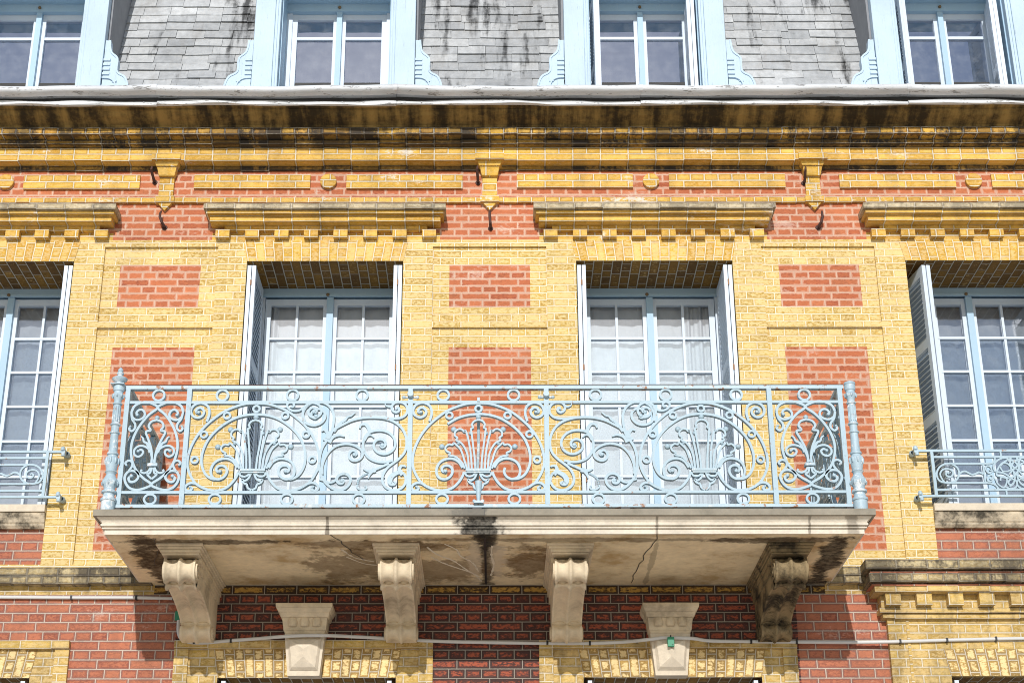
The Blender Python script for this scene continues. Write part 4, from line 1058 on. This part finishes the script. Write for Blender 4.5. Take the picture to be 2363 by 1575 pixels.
# the rinceau that fills the rest of a wide panel (right-hand one as traced, mirrored for the left)
def rinceau(par, f):
    b = MB('iron'); C2 = lambda pts, n=6, w=BW_, taper=None: curve(b, f(T2(pts)), n, w, taper)
    C2([(272, 312), (243, 314), (236, 342), (268, 365), (310, 345), (322, 300), (290, 257), (230, 247), (170, 268), (140, 322), (152, 385), (210, 428), (330, 437), (440, 426)])
    C2([(318, 290), (350, 300), (392, 284), (404, 243)], 5, .015, lambda t: 1.15 - t * .9)
    C2([(1020, 590), (980, 555), (880, 500), (780, 455), (660, 428), (540, 422), (420, 432), (300, 470), (210, 540), (157, 640), (147, 740), (170, 830), (230, 900), (310, 962), (370, 1012), (418, 1090), (427, 1160), (400, 1220), (340, 1262), (270, 1272), (200, 1243), (160, 1190), (155, 1130), (172, 1085), (215, 1060)])
    C2([(172, 1085), (215, 1062), (270, 1075), (320, 1110), (340, 1150), (325, 1190), (290, 1190), (280, 1170)], 6, .030, lambda t: .55 + .6 * math.sin(t * 2.6))
    C2([(152, 1000), (175, 988), (208, 990), (228, 1025), (215, 1060), (190, 1090)], 6, .026, lambda t: .4 + .8 * t)
    C2([(310, 925), (400, 943), (500, 935), (590, 890), (642, 810), (652, 720), (625, 640), (575, 595), (500, 575), (420, 577), (340, 610), (285, 680), (283, 760), (325, 820), (405, 850), (480, 830), (526, 780), (526, 725), (490, 685), (440, 678), (397, 705), (395, 748), (430, 770), (455, 745)])
    eye(b, f(T2([(430, 745)]))[0], .016)
    C2([(575, 590), (592, 545), (630, 502), (680, 510), (694, 548)], 6, .030, lambda t: .9 - .5 * t)
    C2([(528, 658), (560, 630), (600, 635), (640, 690)], 6, .017, lambda t: .4 + .7 * t)
    C2([(1078, 690), (1128, 770), (1158, 880), (1162, 1000), (1135, 1110), (1080, 1190), (1010, 1247), (940, 1268), (870, 1253), (812, 1200), (797, 1140), (830, 1092), (890, 1080), (945, 1108), (958, 1155), (930, 1190), (888, 1185), (880, 1155), (905, 1142)], 6, .0175)
    C2([(1130, 1085), (1130, 1000), (1108, 920), (1060, 835), (980, 762), (880, 733), (790, 738), (710, 772), (662, 822), (662, 872), (702, 915), (762, 928), (808, 900), (815, 845), (780, 810), (742, 818), (728, 850), (752, 868)])
    eye(b, f(T2([(755, 855)]))[0], .015); eye(b, f(T2([(900, 1160)]))[0], .015); eye(b, f(T2([(265, 330)]))[0], .009); eye(b, f(T2([(1205, 405)]))[0], .015)
    C2([(962, 1130), (985, 1165), (1040, 1182), (1100, 1158), (1160, 1142)], 5, .014)
    C2([(1022, 590), (1002, 500), (997, 400), (1032, 310), (1100, 257), (1200, 240), (1300, 278), (1350, 350), (1358, 425), (1320, 485), (1230, 513), (1150, 488), (1102, 430), (1102, 370), (1142, 328), (1200, 325), (1250, 360), (1258, 405), (1220, 430), (1185, 415)])
    C2([(1348, 305), (1400, 340), (1470, 345), (1528, 312), (1540, 268), (1500, 245), (1463, 265), (1472, 298), (1500, 292)], 5, .0145)
    C2([(750, 367), (800, 405), (832, 412), (868, 455), (908, 478), (940, 512), (1000, 585)], 5, .018, lambda t: .45 + .8 * t)
    C2([(870, 645), (930, 628), (1000, 645), (1048, 690)], 5, .024, lambda t: .3 + .9 * t)
    C2([(1142, 580), (1105, 566), (1068, 605), (1058, 665)], 5, .026, lambda t: .35 + .9 * t)
    C2([(1028, 585), (1045, 625), (1070, 670)], 4, .030)
    C2([(1022, 708), (1115, 668)], 2, .020)
    C2([(350, 958), (430, 995), (520, 1035)], 4, .016); C2([(520, 1035), (580, 1060)], 3, .028)
    C2([(535, 1010), (512, 1062)], 2, .016)
    C2([(650, 1025), (600, 1045), (560, 1048)], 4, .02, lambda t: .3 + t); C2([(590, 1135), (580, 1095), (560, 1060)], 4, .02, lambda t: .3 + t)
    for q in smooth([(610, 1075), (665, 1105), (705, 1145), (720, 1210)], 3)[:10]:
        p = f(T2([q]))[0]; b.ball((p[0], YR, p[1]), .0095, n=10)
    C2([(720, 1210), (722, 1235), (690, 1262), (640, 1266), (612, 1248), (618, 1228), (634, 1234)], 5, .011)
    b.build('rinceau', par)
C4 = P(1620, 1000, YR)[0]; C2x = P(589, 1000, YR)[0]
p4 = panel_empty(C4); circle_motif(C4, p4, .97); rinceau(p4, lambda q: q)
rail_rings(xtop([1374, 1536, 1698]), xbot([1381, 1548, 1715]), p4)
p2 = panel_empty(C2x); circle_motif(C2x, p2, 1.0)
AXM = (POSTS[2] + POSTS[3]) / 2
rinceau(p2, lambda q: [(2 * AXM - x, z) for x, z in q][::1])
rail_rings(xtop([514, 676, 836]), xbot([496, 662, 828]), p2)

# narrow end panels: a pointed oval of crossed bars round a small palmette
E3 = lambda pts: T3(pts)
cE = sum(x for x, z in E3([(725, 420), (640, 1240)])) / 2
relE = lambda pts: [(x - cE, z) for x, z in E3(pts)]
ST = relE([(1003, 470), (985, 410), (930, 373), (860, 363), (790, 380), (725, 420)])
OV = relE([(725, 420), (800, 490), (860, 570), (910, 670), (935, 780), (930, 880), (890, 1000), (830, 1090), (740, 1170), (640, 1240)])
OB = relE([(640, 1240), (700, 1275), (790, 1295), (870, 1275), (930, 1210), (945, 1150), (915, 1100), (862, 1093), (812, 1118), (797, 1165), (830, 1205), (878, 1208), (900, 1170), (875, 1148)])
TSP = relE([(1003, 470), (985, 520), (940, 552), (890, 548), (855, 520), (853, 485), (882, 450), (922, 448), (945, 478), (935, 500)])
TCU = relE([(1003, 470), (980, 545), (940, 595), (932, 640), (962, 672), (993, 650), (985, 622)])
BCU = relE([(915, 1100), (885, 1040), (895, 1000), (935, 985), (965, 1010), (950, 1035)])
PF = relE([(680, 1010), (690, 930), (720, 840), (765, 755), (802, 678), (755, 665), (785, 620), (765, 573), (700, 552)])
PS = relE([(672, 1005), (700, 920), (740, 862), (800, 830), (860, 832), (895, 870), (885, 920), (840, 942), (802, 920), (797, 885), (825, 868), (850, 885)])
PW_ = relE([(850, 728), (825, 745), (805, 785), (772, 800), (735, 855), (715, 900)])
PU1 = relE([(680, 1055), (700, 1098), (740, 1118), (780, 1100), (772, 1080)]); PU2 = relE([(668, 1055), (676, 1115), (702, 1130), (672, 1160), (645, 1180)])
EZ = relE([(0, 1035)])[0][1]
cen = lambda pts: pts
# the traced axis leans with the picture's perspective; straighten each curve onto the panel's own axis
def endpanel(c, par, k=1.0, balls=False):
    b = MB('iron')
    for s in (-1, 1):
        for q in (ST + OV[1:] + OB[1:], ): curve(b, sh(mir(fixE(q), s), c, k))
        for q in (TSP, TCU, BCU): curve(b, sh(mir(fixE(q), s), c, k), 5, .0150)
        for q, r in ((TSP[-1], .013), (TCU[-1], .009), (BCU[-1], .009), (OB[-1], .014)):
            eye(b, sh(mir(fixE([q]), s), c, k)[0], r)
        if balls:
            for z_ in (5.665, 5.235): b.ball((c + s * k * .21, YR, z_), .016)
    b.build('scrollwork', par)
    p = MB('iron')
    for s in (-1, 1):
        curve(p, sh(mir(fixE(PF), s), c, k), 5, .0145); curve(p, sh(mir(fixE(PS), s), c, k), 5, .0140); eye(p, sh(mir(fixE([PS[-1]]), s), c, k)[0], .012)
        curve(p, sh(mir(fixE(PW_), s), c, k), 4, .018, lambda t: .5 + .7 * t); curve(p, sh(mir(fixE(PU1), s), c, k), 4, .0135); curve(p, sh(mir(fixE(PU2), s), c, k), 4, .0135)
    p.ball((c, YR, relE([(705, 525)])[0][1]), .017)
    p.build('palmette', par)
    q = MB('iron_worn'); q.box(c - .033, c + .033, YR - .03, YR + .03, EZ - .010, EZ + .010); q.build('palmette_base', par)
def fixE(pts): return [(x, z) for x, z in pts]
# measured drift of the panel axis with height
_ax = [(z, x) for x, z in relE([(725, 420), (640, 1240)])]
def fixE(pts):
    (z1, a1), (z0, a0) = _ax
    return [(x - (a0 + (a1 - a0) * (z - z0) / (z1 - z0)), z) for x, z in pts]
XE = [(POSTS[0] + POSTS[1]) / 2, (POSTS[4] + POSTS[5]) / 2]
for i, c in enumerate(XE):
    pe = panel_empty(c); endpanel(c, pe, .97 if i == 0 else 1.10, balls=(i == 1))
    rail_rings([c], [c], pe)

# returns at either end, perpendicular to the wall
def side_panel(x):
    par = panel_empty(x); st = {}
    objs0 = set(bpy.data.objects)
    circle_motif(0.0, par, 1.18); rail_rings([-.3, .3], [-.3, .3], par)
    b = MB('iron')
    b.box(-.60, .60, YR - .02, YR + .02, *Z_TOP); b.box(-.6, .6, YR - .016, YR + .016, *Z_MID); b.box(-.6, .6, YR - .016, YR + .016, *Z_LOW); b.box(-.6, .6, YR - .02, YR + .02, *Z_BOT)
    for xx in (-.588, .588): b.box(xx - .014, xx + .014, YR - .018, YR + .018, Z_BOT[1], Z_TOP[0])
    b.build('panel_frame', par)
    mt = Matrix.Translation((x, -.60, 0)) @ Matrix.Rotation(math.radians(90), 4, 'Z') @ Matrix.Translation((0, -YR, 0))
    for o in set(bpy.data.objects) - objs0:
        if o.type == 'MESH': o.data.transform(mt)
side_panel(-2.455); side_panel(2.385)

def newel(x, y, finial):
    nw = empty('newel_post', (x, y, 5.0), bal)
    prof = [(.046, 4.998), (.046, 5.062), (.052, 5.066), (.052, 5.082), (.040, 5.09), (.036, 5.115), (.050, 5.122), (.050, 5.135), (.036, 5.145), (.040, 5.165), (.052, 5.185), (.050, 5.21), (.036, 5.235), (.030, 5.25), (.034, 5.262), (.040, 5.268), (.034, 5.276),
            (.038, 5.30), (.043, 5.345), (.044, 5.36), (.033, 5.378), (.031, 5.385), (.038, 5.39), (.038, 5.402), (.030, 5.408), (.028, 5.48), (.026, 5.535), (.034, 5.541), (.034, 5.550), (.026, 5.556), (.026, 5.594), (.034, 5.600), (.034, 5.610), (.025, 5.616), (.025, 5.70),
            (.024, 5.745), (.032, 5.750), (.032, 5.758), (.024, 5.764), (.026, 5.785), (.038, 5.805), (.040, 5.818), (.030, 5.83), (.030, 5.842), (.036, 5.848), (.038, 5.87), (.036, 5.885), (0, 5.886)]
    b = MB('iron_worn'); b.lathe([(r, z - 5.0) for r, z in prof], (x, y, 5.0), n=20)
    for k in range(8):                                     # leaves on the cups
        t = 2 * math.pi * k / 8
        for (zz, rr, h) in ((5.345, .043, .05), (5.19, .050, .035), (5.81, .037, .03)):
            b.lathe([(0, -h / 2), (.007, -h / 4), (.009, h / 4), (0, h / 2)], (x + rr * math.cos(t), y + rr * math.sin(t), zz), n=6)
    for k in range(12):                                    # fluting of the shaft
        t = 2 * math.pi * k / 12; b.tube([(x + .0255 * math.cos(t), y + .0255 * math.sin(t), 5.625), (x + .0245 * math.cos(t), y + .0245 * math.sin(t), 5.735)], .0035, n=5)
    b.build('newel_shaft', nw)
    if finial:
        f = MB('iron_worn'); f.box(x - .05, x + .042, y - .05, y + .05, 5.887, 5.893)
        f.lathe([(.022, .0), (.024, .015), (.050, .035), (.053, .045), (.045, .052), (.022, .062), (.016, .07), (.024, .078), (.024, .088), (.014, .094), (.020, .104), (.014, .118), (.008, .124), (0, .132)], (x, y, 5.893), n=20); f.build('finial', nw)
    else:
        f = MB('iron'); f.lathe([(.036, 0), (.040, .006), (.038, .018), (.020, .026), (0, .028)], (x, y, 5.885), n=20); f.build('post_cap', nw)
newel(-2.512, -1.25, True); newel(2.447, -1.25, False)

# ------------------------------------------------------------------ window guards of the outer windows
def guard(a, label):
    gd = empty('window_guard', (a, -.08, 5.47)); tag(gd, label, 'window railing', 'blue iron rails across the outer windows')
    y = -.085; T4 = lambda pts: [P(2090 + x / 7.84, 1010 + yy / 7.84, y) for x, yy in pts]
    c0 = AX[3]; half = c0 - 3.275
    b = MB('iron')
    for z in (5.836, 5.484): b.box(a - half - .11, a + half + .11, y - .010, y + .010, z - .009, z + .009)
    for z in (5.786, 5.532): b.box(a - half, a + half, y - .009, y + .009, z - .008, z + .008)
    for s in (-1, 1): b.box(a + s * half - .011, a + s * half + .011, y - .012, y + .012, 5.484, 5.836)
    b.build('guard_frame', gd)
    global YR; keep = YR; YR = y
    sc = MB('iron')
    for s in (-1, 1):
        f = lambda pts: [(a - s * (x - c0), z) for x, z in T4(pts)]
        cv = lambda pts, n=6, w=.013, tp=None: sc.bar(smooth(f(pts), n), w, .018, y, taper=tp)
        cv([(1490, 470), (880, 470), (800, 466), (700, 478), (610, 530), (560, 620), (560, 700), (610, 780), (700, 810), (800, 815), (1480, 815)])
        cv([(1480, 815), (1570, 830), (1640, 870), (1680, 940)]); cv([(1490, 470), (1560, 455), (1600, 420), (1608, 345)])
        cv([(800, 466), (880, 500), (940, 560), (962, 640), (945, 720), (880, 785), (800, 812)])
        cv([(700, 810), (650, 740), (620, 660), (650, 590), (720, 560), (800, 575), (850, 625), (840, 680), (790, 708), (740, 690), (725, 650), (760, 630), (775, 655)], 6, .012)
        cv([(500, 640), (560, 640)], 2); cv([(970, 650), (1020, 615), (1070, 608), (1130, 635), (1200, 665), (1260, 650), (1320, 625), (1400, 655)])
        cv([(1395, 480), (1440, 810)], 2); cv([(1705, 235), (1720, 330)], 2); cv([(1815, 950), (1830, 1060)], 2)
        # rose
        cv([(1620, 620), (1590, 560), (1600, 470), (1690, 390), (1800, 365), (1840, 390), (1720, 480), (1640, 600)]); cv([(1820, 390), (1900, 400), (1990, 460), (2040, 540), (2000, 640), (1900, 740)])
        cv([(1700, 520), (1750, 610), (1900, 580), (1850, 480), (1760, 460), (1700, 520)], 2, .011); cv([(1850, 410), (1960, 550)], 2, .011)
        cv([(1640, 620), (1760, 640), (1850, 690), (1900, 730)]); cv([(1640, 600), (1650, 680), (1750, 700), (1900, 740)]); cv([(2010, 520), (1920, 590), (1870, 670)])
        cv([(1580, 600), (1500, 640), (1440, 560), (1460, 510), (1520, 520), (1550, 580), (1510, 590)], 5, .011); cv([(1600, 720), (1560, 780), (1490, 790), (1470, 730), (1520, 680), (1570, 690), (1560, 740), (1520, 750)], 5, .011)
        cv([(1620, 740), (1660, 830), (1770, 900), (1820, 820), (1820, 740), (1720, 720), (1710, 780)], 5, .011); cv([(1790, 880), (1900, 920), (1990, 890), (2010, 800), (1940, 750), (1870, 770), (1860, 830), (1910, 850), (1940, 815)], 5, .012)
        cv([(2040, 540), (2050, 480), (2030, 420), (2080, 370), (2160, 370)]); cv([(2020, 620), (2020, 720), (2080, 830), (2160, 880)]); cv([(1900, 400), (1990, 420), (2030, 385), (1990, 365)], 4, .010)
    sc.build('guard_scrollwork', gd); YR = keep
    for s in (-1, 1):
        for z in (5.836, 5.484):
            q = MB('iron_worn'); x = a + s * (half + .115)
            q.box(x - .014, x + .014, y - .016, 0.0, z - .016, z + .018); q.lathe([(0, -.02), (.016, -.014), (.018, 0), (.010, .016), (0, .02)], (x - .004, y - .012, z + .020), n=12)
            q.lathe([(0, -.018), (.015, -.012), (.015, .008), (0, .014)], (x + .004, y - .014, z - .026), n=12); q.lathe([(.020, 0), (.024, -.03), (.015, -.05)], (x + s * .012, 0, z), axis='y', n=12)
            q.build('wall_fixing', gd)
guard(AX[0], 'pale blue iron window guard across the window left of the balcony')
guard(AX[3], 'pale blue iron window guard across the window right of the balcony')

# ------------------------------------------------------------------ iron hooks on the wall
def hook(u, v0, v1, lean, label, far):
    y0 = -.11 if far else 0.0
    x0, z0 = P(u, v0, -.10 if far else -.02); x1, z1 = P(u + lean, v1, -.01)
    h = empty('iron_hook', (x1, 0, z1)); tag(h, label, 'hook', 'rusty iron hooks on the brick piers')
    b = MB('rust')
    b.tube([Vector(q) for q in ((x0, -.12 if far else -.055, z0), (x0 - .004, -.125 if far else -.070, z0 - .03), (x0 - .003, -.105 if far else -.075, (z0 + z1) / 2), (x0 + (x1 - x0) * .5, -.07, z1 + .015), (x1, -.035, z1 - .002), (x1, .01, z1 + .002))], [.007, .010, .011, .011, .012, .012], n=10)
    b.build('hook_rod', h)
    p = MB('rust'); p.lathe([(.022, 0), (.020, -.006), (.0, -.008)], (x1, 0, z1), axis='y', n=12); p.build('hook_plate', h)
hook(352, 387, 420, 5, 'rusty hook beside the top of the brick pendant above the balcony left end', True)
hook(1102, 386, 421, 1, 'rusty hook beside the top of the brick pendant above the balcony middle', True)
hook(1858, 388, 422, -3, 'rusty hook beside the top of the brick pendant above the balcony right end', True)
hook(374, 492, 524, 6, 'rusty hook under the tip of the brick pendant above the balcony left end', False)
hook(1131, 490, 526, 1, 'rusty hook under the tip of the brick pendant above the balcony middle', False)
hook(1895, 492, 524, -7, 'rusty hook under the tip of the brick pendant above the balcony right end', False)

# ------------------------------------------------------------------ conduit and tags
cab = empty('wall_conduit', (0, -.05, 4.43)); tag(cab, 'grey plastic conduit drooping across the wall below the balcony', 'cable')
def w3(u, v, y): x, z = P(u, v, y); return (x, y, z)
low = [(412, 1430), (412, 1460), (419, 1473), (436, 1480), (470, 1482), (530, 1477), (600, 1472), (645, 1468), (700, 1465), (755, 1465), (800, 1467), (895, 1472), (1000, 1478), (1120, 1481), (1255, 1483), (1360, 1483), (1440, 1480), (1490, 1475), (1530, 1470), (1545, 1470), (1600, 1472), (1632, 1477), (1733, 1479), (1837, 1480), (1970, 1481), (2080, 1479), (2180, 1476), (2300, 1473), (2500, 1470)]
def cy(u):
    for k in (700, 1545):
        d = abs(u - k)
        if d < 60: return -.175
        if d < 110: return -.05 - .125 * (110 - d) / 50
    return -.065 if u > 2030 else -.05
pts = smooth([w3(u, v, cy(u)) for u, v in low], 5)
b = MB('cable'); b.tube(pts, .0125, n=10); b.build('lower_conduit', cab)
b = MB('cable'); b.tube([w3(-120, 1376, -.02), w3(0, 1377, -.02), w3(160, 1378, -.02), w3(318, 1378, -.02), w3(424, 1380, -.02)], .0125, n=10); b.build('upper_conduit', cab)
for u, v, y in [(448, 1480, -.05), (533, 1477, -.05), (937, 1475, -.05), (1263, 1482, -.05), (1361, 1483, -.05), (1470, 1478, -.05), (1634, 1477, -.05), (1733, 1479, -.05), (1838, 1480, -.05), (2077, 1479, -.065), (2185, 1476, -.065), (2298, 1473, -.065), (165, 1378, -.02), (315, 1378, -.02), (401, 1380, -.02)]:
    x, z = P(u, v, y); c = MB('black'); c.box(x - .007, x + .007, y - .015, min(0, y + .05), z - .015, z + .015); c.build('clip', cab)
def green_tag(u, v, y, label):
    x, z = P(u, v, y); t = empty('junction_tag', (x, y, z)); tag(t, label, 'cable tag', 'green plastic tags on the conduit')
    c = MB('green'); c.box(x - .024, x + .024, y - .012, y + .006, z - .034, z + .034); c.build('tag_plate', t, bevel=.004)
    c = MB('black'); c.tube([(x, y - .004, z + .032), (x + .001, y - .006, z + .05)], .004, n=6); c.lathe([(0, -.002), (.004, -.0), (.004, .003)], (x + .012, y - .014, z - .022), axis='y', n=8); c.build('tag_fixing', t)
green_tag(1548, 1480, -.205, 'small green plastic tag hanging from the conduit on the right keystone')
green_tag(412, 1420, -.03, 'small green plastic tag tucked behind the leftmost stone console')
